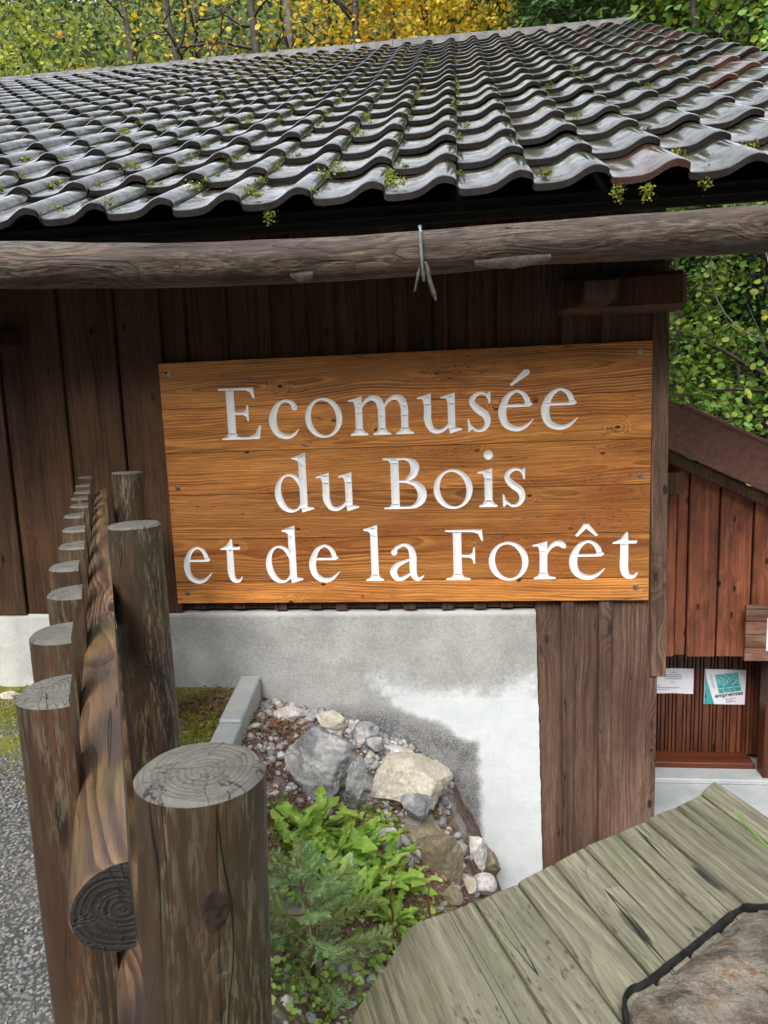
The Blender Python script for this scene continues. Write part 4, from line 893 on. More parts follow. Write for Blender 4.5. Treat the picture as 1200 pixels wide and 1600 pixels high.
for k, (x, y, z) in enumerate(PX):
    r_ = .058
    c = Vector((x, y, -1.55)) + fn * (r_ * .18) + fd * .03
    o = roundpost('picket', c, z, r_, (R(.25 * math.sin(k * 2.3)) if k else 0, R(.25 * math.sin(k * 3.7)) if k else 0, 0), [M['picket'], M['endg']], dflat=r_ * .18, rot=ang, seed=20 + k, n=30)
# ================================================================== PLANK COVER AT THE LOWER RIGHT
dk = empty('plank_cover', (.2, .7, -2.5), 'grey green weathered plank cover with mossy cracks at lower right', 'plank cover')
ED = [(-.087, .878), (.002, .929), (.065, .973), (.123, 1.021), (.176, 1.063), (.234, 1.101), (.29, 1.142), (.35, 1.186), (.405, 1.228), (.446, 1.276)]
dd_ = Vector((.392, -.92, 0)).normalized(); dL = .85
for i in range(len(ED) - 1):
    a = Vector((*ED[i], 0)); c = Vector((*ED[i + 1], 0)); e = (c - a); wd = e.length; ex = e.normalized()
    gap = random.uniform(.001, .003) if i else .0; z0 = -.70 + random.uniform(-.0015, .0015); th = .09
    if i == 0:      # the outer beam with its rolled flank
        pr = [(wd - .003, -.20), (wd - .003, -.004), (wd - .008, 0)] + [(t * wd, -.001 - .003 * (1 - t) ** 2) for t in (.75, .5, .25)] + [(.004, -.004), (-.006, -.010), (-.016, -.022), (-.036, -.048), (-.062, -.08), (-.088, -.112), (-.125, -.20)]
    else: pr = [(wd - gap, -th), (wd - gap, -.004), (wd - gap - .004, 0), (wd * .5, .001), (gap + .004, 0), (gap, -.004), (gap, -th)]
    nseg = 14; V = []; F = []; np_ = len(pr)
    end = random.uniform(-.002, .002)
    org = a
    for s in range(nseg + 1):
        t = (0, .006)[s] if s < 2 else (s - 1) / (nseg - 1) * dL
        t += end if s < 2 else 0
        for (u, h) in pr:
            rs = 0 if s else 1
            P = ex * u + dd_ * t; V.append((P.x, P.y, h - (.006 if s == 0 and h > -.05 else 0) + .003 * nz((u * 20 + i * 9, t * 5, 0), 1, i)))
    # rotate into a frame with Y along the plank
    rot = math.atan2(dd_.y, dd_.x) + math.pi / 2; mr = Matrix.Rotation(-rot, 3, 'Z'); V = [mr @ Vector(v) for v in V]
    for s in range(nseg):
        for k in range(np_ - 1): F.append((s * np_ + k, s * np_ + k + 1, (s + 1) * np_ + k + 1, (s + 1) * np_ + k))
        F.append((s * np_ + np_ - 1, s * np_, (s + 1) * np_, (s + 1) * np_ + np_ - 1))
    F.append(tuple(range(np_))); F.append(tuple(nseg * np_ + k for k in range(np_))[::-1])
    o = meshobj('plank', V, F, M['deck'], dk, (org.x, org.y, z0), smooth=True, sharp=35); o.rotation_euler = (0, 0, rot)
# masonry carrying the planks
bs = [Vector((*ED[0], 0)) + Vector((.035, -.03, 0)), Vector((*ED[-1], 0)) + Vector((-.03, -.05, 0))]
bq = [bs[0], bs[1], bs[1] + dd_ * .72, bs[0] + dd_ * .72]
M['mason'] = rock_mat('rubble masonry', (.22, .21, .19), (.36, .34, .30), (.12, .11, .10))
meshobj('masonry_base', [(p.x, p.y, z) for z in (-2.5, -.80) for p in bq], [(0, 1, 2, 3), (7, 6, 5, 4), (0, 4, 5, 1), (1, 5, 6, 2), (2, 6, 7, 3), (3, 7, 4, 0)], M['mason'], dk, (0, 0, 0))
RB = [(.150, .62), (.168, .722), (.172, .757), (.184, .775), (.204, .787), (.269, .842), (.353, .916), (.375, .927), (.405, .930), (.47, .925)]
pp = bez([(x, y, 0) for x, y in RB], 6); V = []; F = []
for i, p in enumerate(pp):
    t = (pp[min(i + 1, len(pp) - 1)] - pp[max(i - 1, 0)])[:2]; t = t / np.linalg.norm(t); nn_ = np.array((-t[1], t[0])); wd = .0026 * (1 + 1.1 * nz((p[0], p[1], 0), 45)); jz = .002 * nz((p[0], p[1], 5), 60)
    for (u, h) in ((-wd, -.704), (-wd * .9, -.692 + jz), (-wd * .2, -.6895 + jz), (wd * .8, -.691 + jz), (wd, -.704)): V.append((p[0] + nn_[0] * u, p[1] + nn_[1] * u, h))
for i in range(len(pp) - 1):
    for k in range(4): F.append((i * 5 + k, i * 5 + 5 + k, i * 5 + 6 + k, i * 5 + k + 1))
meshobj('rubber_strip', V, F, M['rubber'], dk, (0, 0, 0), smooth=True, sharp=50)
# flat boulder let into the planks
ol = [(x + .006, y - .006) for x, y, _ in pp] + [(.60, .93), (.66, .80), (.62, .60), (.50, .46), (.30, .42), (.17, .50)]
ext = [(x, y) for x in np.arange(.14, .68, .012) for y in np.arange(.40, .95, .012) if inpoly((x, y), ol) and sdf((x, y), ol) > .006]
ov, oe, of, *_ = delaunay_2d_cdt([Vector(p) for p in ol + ext], [(i, (i + 1) % len(ol)) for i in range(len(ol))], [], 1, 1e-6)
BV = []
for v in ov:
    d = max(0, sdf((v.x, v.y), ol)); e = min(1, d / .035)
    BV.append((v.x, v.y, -.698 + .009 * e ** .6 + .012 * e * nz((v.x, v.y, 0), 7) + .009 * e * nz((v.x, v.y, 2), 19) + .004 * e * nz((v.x, v.y, 4), 55) + (.007 * e if nz((v.x, v.y, 9), 9) > .1 else 0)))
BF = [tuple(f) for f in of]; nb_ = len(BV); no = len(ol); BV += [(x, y, -.79) for x, y in ol]
BF += [(i, nb_ + i, nb_ + (i + 1) % no, (i + 1) % no) for i in range(no)]
o = meshobj('boulder', BV, BF, M['rk_lich'], None, (0, 0, 0), smooth=True, sharp=45); tag(o, 'flat brown lichen covered boulder let into the plank cover', 'rock')
# ================================================================== ROCKS
def rock_mesh(name, sx, sy, sz, seed, mat, sub=5, facets=9, rough=.10, soft=.3):
    bm = bmesh.new(); bmesh.ops.create_icosphere(bm, subdivisions=sub, radius=1); rd = random.Random(seed)
    pl_ = []
    for _ in range(int(facets * 1.9)):
        n = Vector((rd.gauss(0, 1), rd.gauss(0, 1), rd.gauss(0, .8))).normalized(); pl_.append((n, rd.uniform(.60, .86)))
    for v in bm.verts:
        p = v.co.copy()
        for n, d in pl_:
            e = p.dot(n) - d
            if e > 0: p -= n * e * (1 - soft * .2)
        p += p.normalized() * (rough * .7 * nz(p, 1.7, seed) + rough * .35 * nz(p, 4.5, seed + 3) + rough * .25 * abs(nz(p, 9, seed + 5)) + rough * .16 * nz(p, 24, seed + 7))
        v.co = Vector((p.x * sx, p.y * sy, p.z * sz))
    me = bpy.data.meshes.new(name); bm.to_mesh(me); bm.free(); me.materials.append(mat)
    me.polygons.foreach_set('use_smooth', [True] * len(me.polygons)); me.set_sharp_from_angle(angle=R(24)); return me
def rock(x, y, z, s, rot, seed, mat, label, name='rock', **kw):
    o = bpy.data.objects.new(name, rock_mesh(name, *s, seed, M[mat], **kw)); o.location = (x, y, z); o.rotation_euler = rot; COL.objects.link(o)
    return tag(o, label, 'rock', 'stones heaped on the bank by the plinth')
rock(-.69, 3.10, -1.66, (.215, .17, .19), (.1, .25, -.15), 11, 'rk_grey', 'large blue grey limestone block at the top left of the heap', rough=.16, facets=12)
rock(-.518, 2.95, -1.68, (.06, .06, .135), (.15, .2, .2), 12, 'rk_grey', 'grey limestone slab leaning against the large blue grey block', rough=.14)
rock(-.306, 3.22, -1.82, (.235, .17, .135), (0, .08, -.05), 13, 'rk_tan', 'big rounded pale tan boulder in the middle of the heap', facets=6, rough=.11)
rock(-.248, 3.0, -1.80, (.078, .07, .072), (.2, .1, .4), 14, 'rk_grey', 'small angular grey stone in front of the pale tan boulder')
rock(-.27, 3.10, -2.0, (.20, .15, .10), (0, .12, .1), 15, 'rk_brown', 'flat tan brown slab below the pale tan boulder', facets=10, rough=.09)
rock(-.395, 2.88, -1.94, (.105, .09, .098), (.3, .1, .5), 16, 'rk_white', 'white banded stone beside the green weeds', facets=11)
rock(-.298, 2.85, -2.01, (.055, .05, .08), (.2, .3, .1), 17, 'rk_grey', 'narrow grey stone between the white and the brown stones')
rock(-.15, 2.95, -2.04, (.115, .10, .175), (.15, -.15, .3), 18, 'rk_brown', 'tall dark brown stone at the lower right of the heap', facets=11, rough=.11)
rock(-.005, 3.30, -2.26, (.085, .08, .12), (.1, .35, .2), 19, 'rk_white', 'pale stone leaning on the plinth right of the brown stone')
rock(-.03, 3.05, -2.23, (.062, .055, .075), (.3, .2, .9), 20, 'rk_tan', 'small tan stone at the foot of the brown stone')
rock(.045, 3.12, -2.27, (.07, .06, .055), (.1, .2, .3), 21, 'rk_white', 'lowest pale stone beside the plank cover')
rock(-.93, 3.45, -1.575, (.09, .065, .052), (.1, .1, .3), 22, 'rk_white', 'flat pale stone highest on the bank near the kerb')
rock(-.72, 3.45, -1.61, (.10, .07, .055), (0, .2, -.2), 23, 'rk_tan', 'cream stone behind the large blue grey block')
rock(-.54, 3.43, -1.675, (.085, .07, .068), (0, .1, .2), 24, 'rk_grey', 'grey stone against the plinth right of the cream stone')
rock(-.475, 3.36, -1.69, (.052, .045, .05), (0, .5, .2), 25, 'rk_grey', 'small tilted grey stone right behind the blue grey block')
rock(-.40, 3.46, -1.79, (.13, .06, .055), (0, .25, .1), 26, 'rk_white', 'low rubble stone above the pale tan boulder')
rock(-.82, 3.47, -1.59, (.042, .04, .04), (0, .3, .1), 27, 'rk_grey', 'small blue grey stone left of the cream stone', sub=3)
rock(-.09, 2.78, -2.09, (.06, .05, .04), (0, .3, .1), 28, 'rk_brown', 'flat brown stone just below the tall brown stone', sub=3)
rock(-.50, 3.2, -1.85, (.11, .09, .09), (.4, .3, .1), 33, 'rk_grey', 'dark grey stone wedged between the block and the tan boulder', facets=10)
rock(.06, 3.42, -2.38, (.09, .08, .13), (.1, .2, .3), 34, 'rk_brown', 'brown stone deepest in the corner against the plinth', facets=10)
o = rock(-2.50, 3.45, -1.49, (.07, .045, .03), (0, .1, .1), 29, 'rk_tan', 'loose tan stone lying in moss by the left wall', sub=3); del o['group']
# gravel and rubble on the bank and along the wall (countless)
ico = bmesh.new(); bmesh.ops.create_icosphere(ico, subdivisions=1, radius=1); iv = np.array([v.co for v in ico.verts]); ifc = np.array([[v.index for v in f.verts] for f in ico.faces]); ico.free()
def pebbles(name, pts, smin, smax, mat, zo=.0):
    Vs = []; Fs = []
    for k, (x, y) in enumerate(pts):
        s = smin + (smax - smin) * rng.random() ** 2.5; q = iv * (1 + rng.normal(0, .24, (len(iv), 1))) * np.array([s * rng.uniform(.8, 1.5), s * rng.uniform(.8, 1.3), s * rng.uniform(.5, .9)])
        a = rng.uniform(0, 6.28); c_, s_ = math.cos(a), math.sin(a); q = q @ np.array([[c_, -s_, 0], [s_, c_, 0], [0, 0, 1]])
        Vs.append(q + np.array([x, y, gz(x, y) + s * .25 + zo])); Fs.append(ifc + k * len(iv))
    return tag(npmesh(name, np.concatenate(Vs), np.concatenate(Fs), mat), kind='stuff')
def pebble_mat(k=1.0):
    b = NB('mixed gravel'); r = b.n('NewGeometry').outputs['Random Per Island']; cr_ = b.n('ValToRGB'); el = cr_.color_ramp.elements
    for p, c in ((0.0, (.13, .13, .14)), (1.0, (.30, .20, .14))): el[0 if p == 0 else 1].position = p; el[0 if p == 0 else 1].color = (*c, 1)
    for p, c in ((.25, (.34, .34, .34)), (.5, (.24, .24, .25)), (.72, (.52, .51, .48)), (.9, (.40, .37, .31))): e = el.new(p); e.color = (*c, 1)
    b.set(cr_.inputs[0], r); n = b.noise(b.n('NewGeometry').outputs['Position'], 120, 4).outputs[0]
    b.bsdf(b.mix(1.0, cr_.outputs[0], b.n('MapRange', {0: n, 3: .7 * k, 4: 1.3 * k}).outputs[0], 'MULTIPLY'), .7, n, .3, .003); return b.m
M['pebble'] = pebble_mat(); M['pathpeb'] = pebble_mat(.55)
pts = [(x, y) for x, y in zip(rng.uniform(-1.15, -.1, 1500), 3.6 - np.abs(rng.normal(0, .35, 1500))) if x > edge_x(min(y, 3.6)) + .08 and y < 3.6]
pts += [(x, y) for x, y in zip(rng.uniform(-1.2, .1, 500), rng.uniform(1.6, 3.3, 500)) if x > edge_x(y) + .05]
pebbles('bank_gravel', pts, .006, .026, M['pebble'])
pts = [(x, y) for x, y in zip(rng.normal(-.38, .24, 34), rng.normal(3.2, .2, 34)) if x > edge_x(min(y, 3.6)) + .15 and y < 3.57 and x < .12]
pebbles('rubble', pts, .02, .05, M['pebble'], .01)
pts = [(x, y) for x, y in zip(rng.uniform(-2.9, -.6, 9000), rng.uniform(.9, 3.58, 9000)) if x < edge_x(y) - .05]
pebbles('path_gravel', pts, .003, .008, M['pathpeb'])
# leaf litter and needles (countless), moss tufts
def cards(name, P, size, mat, parent=None, kind='stuff', flat=.5, aspect=.6, loc=(0, 0, 0), normals=None, fold=.25):
    """small folded leaves: 4 verts (tip, side, base, side) as two triangles"""
    n = len(P); P = np.asarray(P, float); s = np.asarray(size if np.ndim(size) else np.full(n, size))
    d = rng.normal(0, 1, (n, 3)); d[:, 2] *= flat; d /= np.linalg.norm(d, axis=1)[:, None]
    u = rng.normal(0, 1, (n, 3)) if normals is None else normals + rng.normal(0, .35, (n, 3)); u -= d * (u * d).sum(1)[:, None]; u /= np.linalg.norm(u, axis=1)[:, None] + 1e-9
    v = np.cross(d, u); L = s[:, None]; W = L * aspect * .5; f_ = u * W * fold
    V = np.stack([P - d * L * .5, P + v * W * .9 + f_ - d * L * .22, P + v * W * .8 + f_ + d * L * .2, P + d * L * .5, P - v * W * .8 + f_ + d * L * .2, P - v * W * .9 + f_ - d * L * .22], 1).reshape(-1, 3); i = np.arange(n)[:, None] * 6
    F = np.concatenate([i + np.array([[0, 1, 2, 3]]), i + np.array([[0, 3, 4, 5]])])
    o = npmesh(name, V, F, mat, parent, loc)
    if kind: tag(o, kind=kind)
    return o
M['litter'] = leafmat('brown litter', [(.10, .045, .022), (.22, .10, .05), (.30, .17, .09), (.14, .06, .03), (.34, .26, .18)], .7, .1)
lp = []
for _ in range(6500):
    cx_, cy_, sg = random.choice([(-1.35, 3.42, .16), (-1.25, 3.2, .2), (-.72, 2.9, .18), (-.55, 2.85, .2), (-.4, 2.9, .2), (-.9, 3.3, .1), (-.3, 2.6, .3), (-.25, 3.2, .05)])
    x, y = random.gauss(cx_, sg), random.gauss(cy_, sg * .7)
    if y < 3.58: lp.append((x, y, gz(x, y) + .012 + random.random() * .02))
cards('leaf_litter', lp, rng.uniform(.010, .034, len(lp)), M['litter'], flat=.25, aspect=.32, normals=np.array([[0, 0, 1.0]]) + np.zeros((len(lp), 1)))
M['mossl'] = leafmat('moss', [(.10, .13, .015), (.22, .25, .03), (.32, .33, .04), (.14, .19, .02)], .7, .2)
mp = []
for _ in range(15000):
    cx_, cy_, sx_, sy_ = random.choice([(-2.6, 3.4, .5, .13), (-2.4, 3.2, .35, .2), (-2.9, 3.0, .4, .3), (-1.22, 3.1, .05, .25), (-1.4, 3.15, .1, .1), (-.05, 2.5, .1, .12), (-.6, 2.6, .12, .1), (-2.2, 3.5, .2, .06)])
    x, y = random.gauss(cx_, sx_), random.gauss(cy_, sy_)
    if y < 3.6 and nz((x, y, 0), 6) > -.1: mp.append((x, y, gz(x, y) + .008 + random.random() * .012))
cards('ground_moss', mp, rng.uniform(.008, .018, len(mp)), M['mossl'], flat=.6, aspect=.5)
# tufts of moss and stonecrop in the tile joints
mp = []
for _ in range(190):
    r_ = int(abs(random.gauss(0, 6.5))) % 18; c = random.choice(range(-9, 6)) if random.random() < .75 else random.choice([-4, -3, -2, -1, 0])
    u = random.choice([.004, .004, .05, .26]); s = r_ * G + random.uniform(.0, .3 if u < .03 else .05); base = slope(c * TW + u, s, .035 + (.02 if r_ == 0 else 0)); k = random.randint(25, 110); sp = random.uniform(.006, .017)
    for _ in range(k): mp.append(base + Vector((random.gauss(0, sp), random.gauss(0, sp * 1.6), abs(random.gauss(0, sp * .8)))))
for (x, dz) in [(-1.84, -.01), (-1.82, -.05), (-.70, -.01), (.56, -.015), (.66, -.02), (-1.83, -.03), (.86, 0)]:
    for _ in range(150): mp.append(Vector((x + random.gauss(0, .011), 2.725 + random.gauss(0, .009), .735 + dz + random.gauss(0, .016))))
mp = np.array([tuple(p) for p in mp])
cards('roof_moss', mp, rng.uniform(.005, .014, len(mp)), M['mossl'], parent=roof, flat=.9, aspect=.6)
# moss spots on the log
lm = [Vector((random.gauss(x, .010), LY - .072, random.gauss(.535, .005))) for x in (-.78, -.765, -.757) for _ in range(70)]
cards('log_moss', np.array([tuple(p) for p in lm]), .007, M['mossl'], parent=lg, flat=.9)
# single fallen leaves on the path
M['redleaf'] = leafmat('red leaf', [(.32, .06, .025), (.40, .10, .03)], .5, .2)
for (x, y, lb) in [(-1.76, 2.19, 'red fallen leaf on the gravel left of the fence'), (-1.45, 1.74, 'orange brown fallen leaf on the gravel nearest the camera at left')]:
    o = cards('fallen_leaf', [(0, 0, .012)], .05, M['redleaf'], kind=None, flat=.1, aspect=.7, normals=np.array([[0, 0, 1.0]])); o.location = (x, y, gz(x, y) + .004); tag(o, lb, 'leaf')
    md = o.modifiers.new('t', 'SOLIDIFY'); md.thickness = .001

# ================================================================== PLANTS ON THE BANK
M['weed'] = leafmat('fresh green leaf', [(.20, .36, .045), (.30, .48, .08), (.25, .43, .06), (.42, .54, .13)], .42, .45, 30)
def weed_leaf(L, W, seed, lob=6):
    rd = random.Random(seed); V = []; F = []; n = 36; curl = rd.uniform(.55, 1.15); tw = rd.gauss(0, .5)
    for i in range(n + 1):
        t = i / n; env = (math.sin(math.pi * min(1, t * .95 + .03)) ** .7) * (.30 + .80 * t)
        saw = 1 - ((t * lob) % 1.0); ww = W * env * ((.22 + .78 * saw) if t < .80 else .75 + .25 * saw) + .0016
        x = L * (t * .78 + .1 * t * t); z = L * (math.sin(.95) * t - curl * .55 * t * t); wv = .006 * math.sin(t * 17 + seed)
        sk = .38 * ww
        V += [(x - sk, ww + tw * .01 * t, z + ww * (.38 + .3 * math.sin(t * 13 + seed)) + wv * .5), (x, tw * .01 * t, z), (x - sk, -ww + tw * .01 * t, z + ww * (.38 + .3 * math.cos(t * 11 + seed)) - wv * .5)]
    for i in range(n):
        for k in range(2): F.append((i * 3 + k, i * 3 + 3 + k, i * 3 + 4 + k, i * 3 + k + 1))
    me = bpy.data.meshes.new('leaf'); me.from_pydata(V, [], F); me.materials.append(M['weed']); return me
lms = [weed_leaf(.17, .024, s, random.Random(s).choice([4, 5, 6])) for s in range(10)]
def rosette(x, y, n, size, label, seed, bias=None, name='leafy_weed'):
    rd = random.Random(seed); z = gz(x, y); e = empty(name, (x, y, z), label, 'weed', 'green weeds on the bank')
    for k in range(n):
        o = bpy.data.objects.new('leaf', rd.choice(lms)); a = 6.283 * k / n + rd.gauss(0, .35); s = size * rd.uniform(.5, 1.15)
        o.location = (rd.gauss(0, .008), rd.gauss(0, .008), .004 + rd.random() * .01); o.rotation_euler = (rd.gauss(0, .15), rd.uniform(-.5, .25), a); o.scale = (s, s * rd.uniform(.9, 1.3), s); link(o, e)
    return e
WE = [(-.66, 2.72, 14, 1.35, 'tall lobed green weed nearest the fence post'), (-.55, 2.64, 13, 1.35, 'lobed green weed in the middle of the weed patch'), (-.45, 2.68, 12, 1.2, 'lobed green weed just below the white banded stone'),
      (-.39, 2.54, 12, 1.2, 'spreading green weed in front of the tall brown stone'), (-.28, 2.60, 11, 1.0, 'small green weed nearest the brown stone'), (-.62, 2.48, 12, 1.15, 'green weed half hidden behind the spruce top'), (-.30, 2.40, 9, .85, 'small green weed beside the red stem'), (-.44, 2.34, 11, 1.0, 'low green weed under the spruce branches'),
      (-.72, 2.60, 12, 1.1, 'green weed closest to the kerb behind the front post'), (-.50, 2.76, 12, 1.1, 'upright green weed in front of the large grey block'), (-.36, 2.70, 11, 1.0, 'green weed touching the flat tan slab'), (-.52, 2.38, 11, 1.0, 'green weed rising just above the spruce tip')]
for i, (x, y, n, s, lb) in enumerate(WE): rosette(x, y, n + 6, s, lb, 40 + i)
# clover-like ground cover
M['clover'] = leafmat('small green leaves', [(.13, .26, .03), (.26, .40, .07), (.34, .42, .10), (.10, .18, .03)], .5, .3)
cp = []
for _ in range(1500):
    cx_, cy_, sg = random.choice([(-.5, 1.95, .16), (-.3, 2.1, .13), (-.2, 2.35, .1), (-.62, 1.9, .12), (-.15, 2.2, .1), (-.7, 2.3, .1), (-.75, 2.75, .06), (-.4, 2.97, .05), (-.4, 1.75, .15)])
    x, y = random.gauss(cx_, sg), random.gauss(cy_, sg); h = random.random() * .05 + .012
    if x > edge_x(y) + .05: cp.append((x, y, gz(x, y) + h))
cards('ground_leaves', cp, rng.uniform(.012, .034, len(cp)), M['clover'], flat=.35, aspect=.85)
# red stems
for (x, y, h, lb) in [(-.285, 2.25, .30, 'bare red brown stem standing among the weeds'), (-.165, 2.42, .24, 'shorter dark red stem near the tall brown stone')]:
    z = gz(x, y); v, f = tube([(0, 0, 0), (.004, .002, h * .4), (-.003, 0, h * .75), (.004, .003, h)], [.0045, .004, .0035, .0028], 6)
    o = meshobj('dry_stem', v, f, M['redstem'], None, (x, y, z), smooth=True); tag(o, lb, 'stem')
# young spruce
M['needle'] = leafmat('spruce needles', [(.16, .34, .18), (.32, .54, .30), (.40, .60, .26), (.56, .62, .22)], .45, .45)
M['needley'] = leafmat('new spruce needles', [(.22, .33, .11), (.34, .36, .12), (.20, .33, .15)], .5, .25)
spx, spy = -.51, 1.97; spz = gz(spx, spy)
spr = empty('young_spruce', (spx, spy, spz), 'small young spruce tree with blue green needles by the fence post', 'tree')
SH = .42
v, f = tube([(0, 0, 0), (.008, .01, SH * .4), (-.02, .0, SH * .75), (-.035, .01, SH)], [.011, .008, .006, .0025], 7); meshobj('trunk', v, f, M['twig'], spr, (spx, spy, spz), smooth=True)
def needles_on(a, c, den, ln):
    a, c = Vector(a), Vector(c); d = (c - a); L_ = d.length; d.normalize(); n = max(4, int(L_ * den)); o1 = d.orthogonal().normalized(); o2 = d.cross(o1); out = []
    for k in range(n):
        t = (k + random.random()) / n; an = random.random() * 6.283; r_ = o1 * math.cos(an) + o2 * math.sin(an)
        if r_.z < -.3 and random.random() < .6: r_.z = -r_.z
        p = a + d * L_ * t; tip = p + (r_ * .8 + d * .62).normalized() * ln * random.uniform(.75, 1.15) * (1 - .25 * t); s = (tip - p).cross(r_ + Vector((.3, .1, .2))).normalized() * .0014
        out.append((p - s, p + s, tip))
    return out
def sbranch(base, az, L_, up, sub=True):
    seg = []; wv = []; d = Vector((math.cos(az), math.sin(az), up)).normalized(); p = Vector(base); n = 5; pts = [p.copy()]
    for i in range(n):
        d = (d + Vector((random.gauss(0, .06), random.gauss(0, .06), .05))).normalized(); q = p + d * L_ / n; seg.append((p.copy(), q.copy()))
        if sub and 0 < i < n:
            for s in (-1, 1):
                sd = (d + d.cross(Vector((0, 0, 1))).normalized() * s * random.uniform(.7, 1.0) + Vector((0, 0, random.uniform(-.1, .15)))).normalized(); l2 = L_ * random.uniform(.28, .45) * (1 - i / n * .55)
                seg.append((q.copy(), q + sd * l2)); wv.append(tube([q, q + sd * l2], [.0016, .0007], 4))
        p = q; pts.append(p.copy())
    wv.append(tube(pts, [.0036 * (1 - .75 * i / n) for i in range(n + 1)], 5)); nd = []
    for a, c in seg: nd += needles_on(a, c, 1150, .021)
    V, F = join(wv); mi = [0] * len(F); ym = 2 if random.random() < .25 else 1
    for t in nd: b_ = len(V); V += list(t); F.append((b_, b_ + 1, b_ + 2)); mi.append(ym)
    return V, F, mi
lev = [(.03, 6, .22, .05), (.10, 6, .24, .12), (.17, 6, .22, .2), (.24, 5, .19, .32), (.30, 5, .15, .45), (.36, 4, .10, .65)]
for h, n, L_, up in lev:
    a0 = random.random() * 6.28
    for k in range(n):
        V, F, mi = sbranch((0, 0, 0), a0 + 6.283 * k / n + random.gauss(0, .2), L_ * random.uniform(.8, 1.2), up)
        tx = -.02 * h / SH; meshobj('branch', V, F, [M['twig'], M['needle'], M['needley']], spr, (spx + tx, spy + .004, spz + h + random.gauss(0, .008)), mat_idx=mi)
nd = needles_on((0, 0, 0), (-.015, .006, .15), 2200, .016); V = []; F = []
for t in nd: b_ = len(V); V += list(t); F.append((b_, b_ + 1, b_ + 2))
meshobj('leader', V, F, M['needle'], spr, (spx - .02, spy, spz + SH - .15))
# grass blades growing beside the boulder, lower right
M['grass'] = leafmat('grass blade', [(.13, .28, .05), (.20, .36, .08)], .4, .3)
def blade(name, pts, wd, label):
    P = bez([(*p, wd * (1 - (i / len(pts)) ** 1.5)) for i, p in enumerate(pts)], 5); V = []; F = []
    for p in P: V += [(p[0] - p[3] / 2, p[1] - p[3] * .3, p[2]), (p[0], p[1], p[2] - p[3] * .15), (p[0] + p[3] / 2, p[1] + p[3] * .3, p[2])]
    for i in range(len(P) - 1):
        for k in range(2): F.append((i * 3 + k, i * 3 + k + 1, i * 3 + 4 + k, i * 3 + 3 + k))
    o = meshobj(name, V, F, M['grass'], None, (0, 0, 0), smooth=True); o.modifiers.new('t', 'SOLIDIFY').thickness = .0006; return tag(o, label, 'grass')
blade('grass_blade', [(.52, .78, -.69), (.46, .76, -.62), (.40, .78, -.565), (.345, .80, -.525), (.31, .82, -.49)], .006, 'long green grass blade arching over the boulder')
blade('grass_blade', [(.50, .80, -.69), (.485, .80, -.64), (.46, .80, -.60), (.44, .82, -.575)], .005, 'short grass blade at the right edge by the boulder')

# ================================================================== TREES
M['bark'] = plain('dark wet bark', (.060, .050, .042), .75, .5, 9, .6)
M['barkg'] = plain('grey lichen bark', (.17, .165, .15), .75, .5, 6, .6)
LC = {'yellow': [(.74, .50, .03), (.82, .58, .05), (.62, .52, .06), (.76, .40, .03), (.50, .50, .06)], 'lime': [(.26, .34, .035), (.42, .44, .05), (.20, .30, .03), (.52, .46, .05)],
      'green': [(.06, .15, .022), (.11, .23, .03), (.17, .29, .04), (.30, .36, .05)], 'beech': [(.08, .20, .03), (.19, .37, .06), (.32, .50, .11), (.48, .50, .08), (.12, .28, .05), (.26, .44, .12)],
      'orange': [(.60, .24, .025), (.68, .38, .03), (.50, .18, .03), (.62, .46, .06)], 'dark': [(.008, .022, .008), (.016, .04, .012), (.028, .065, .018)]}
for k, c in LC.items(): M['leaf_' + k] = leafmat('leaves ' + k, c, .5, .4)
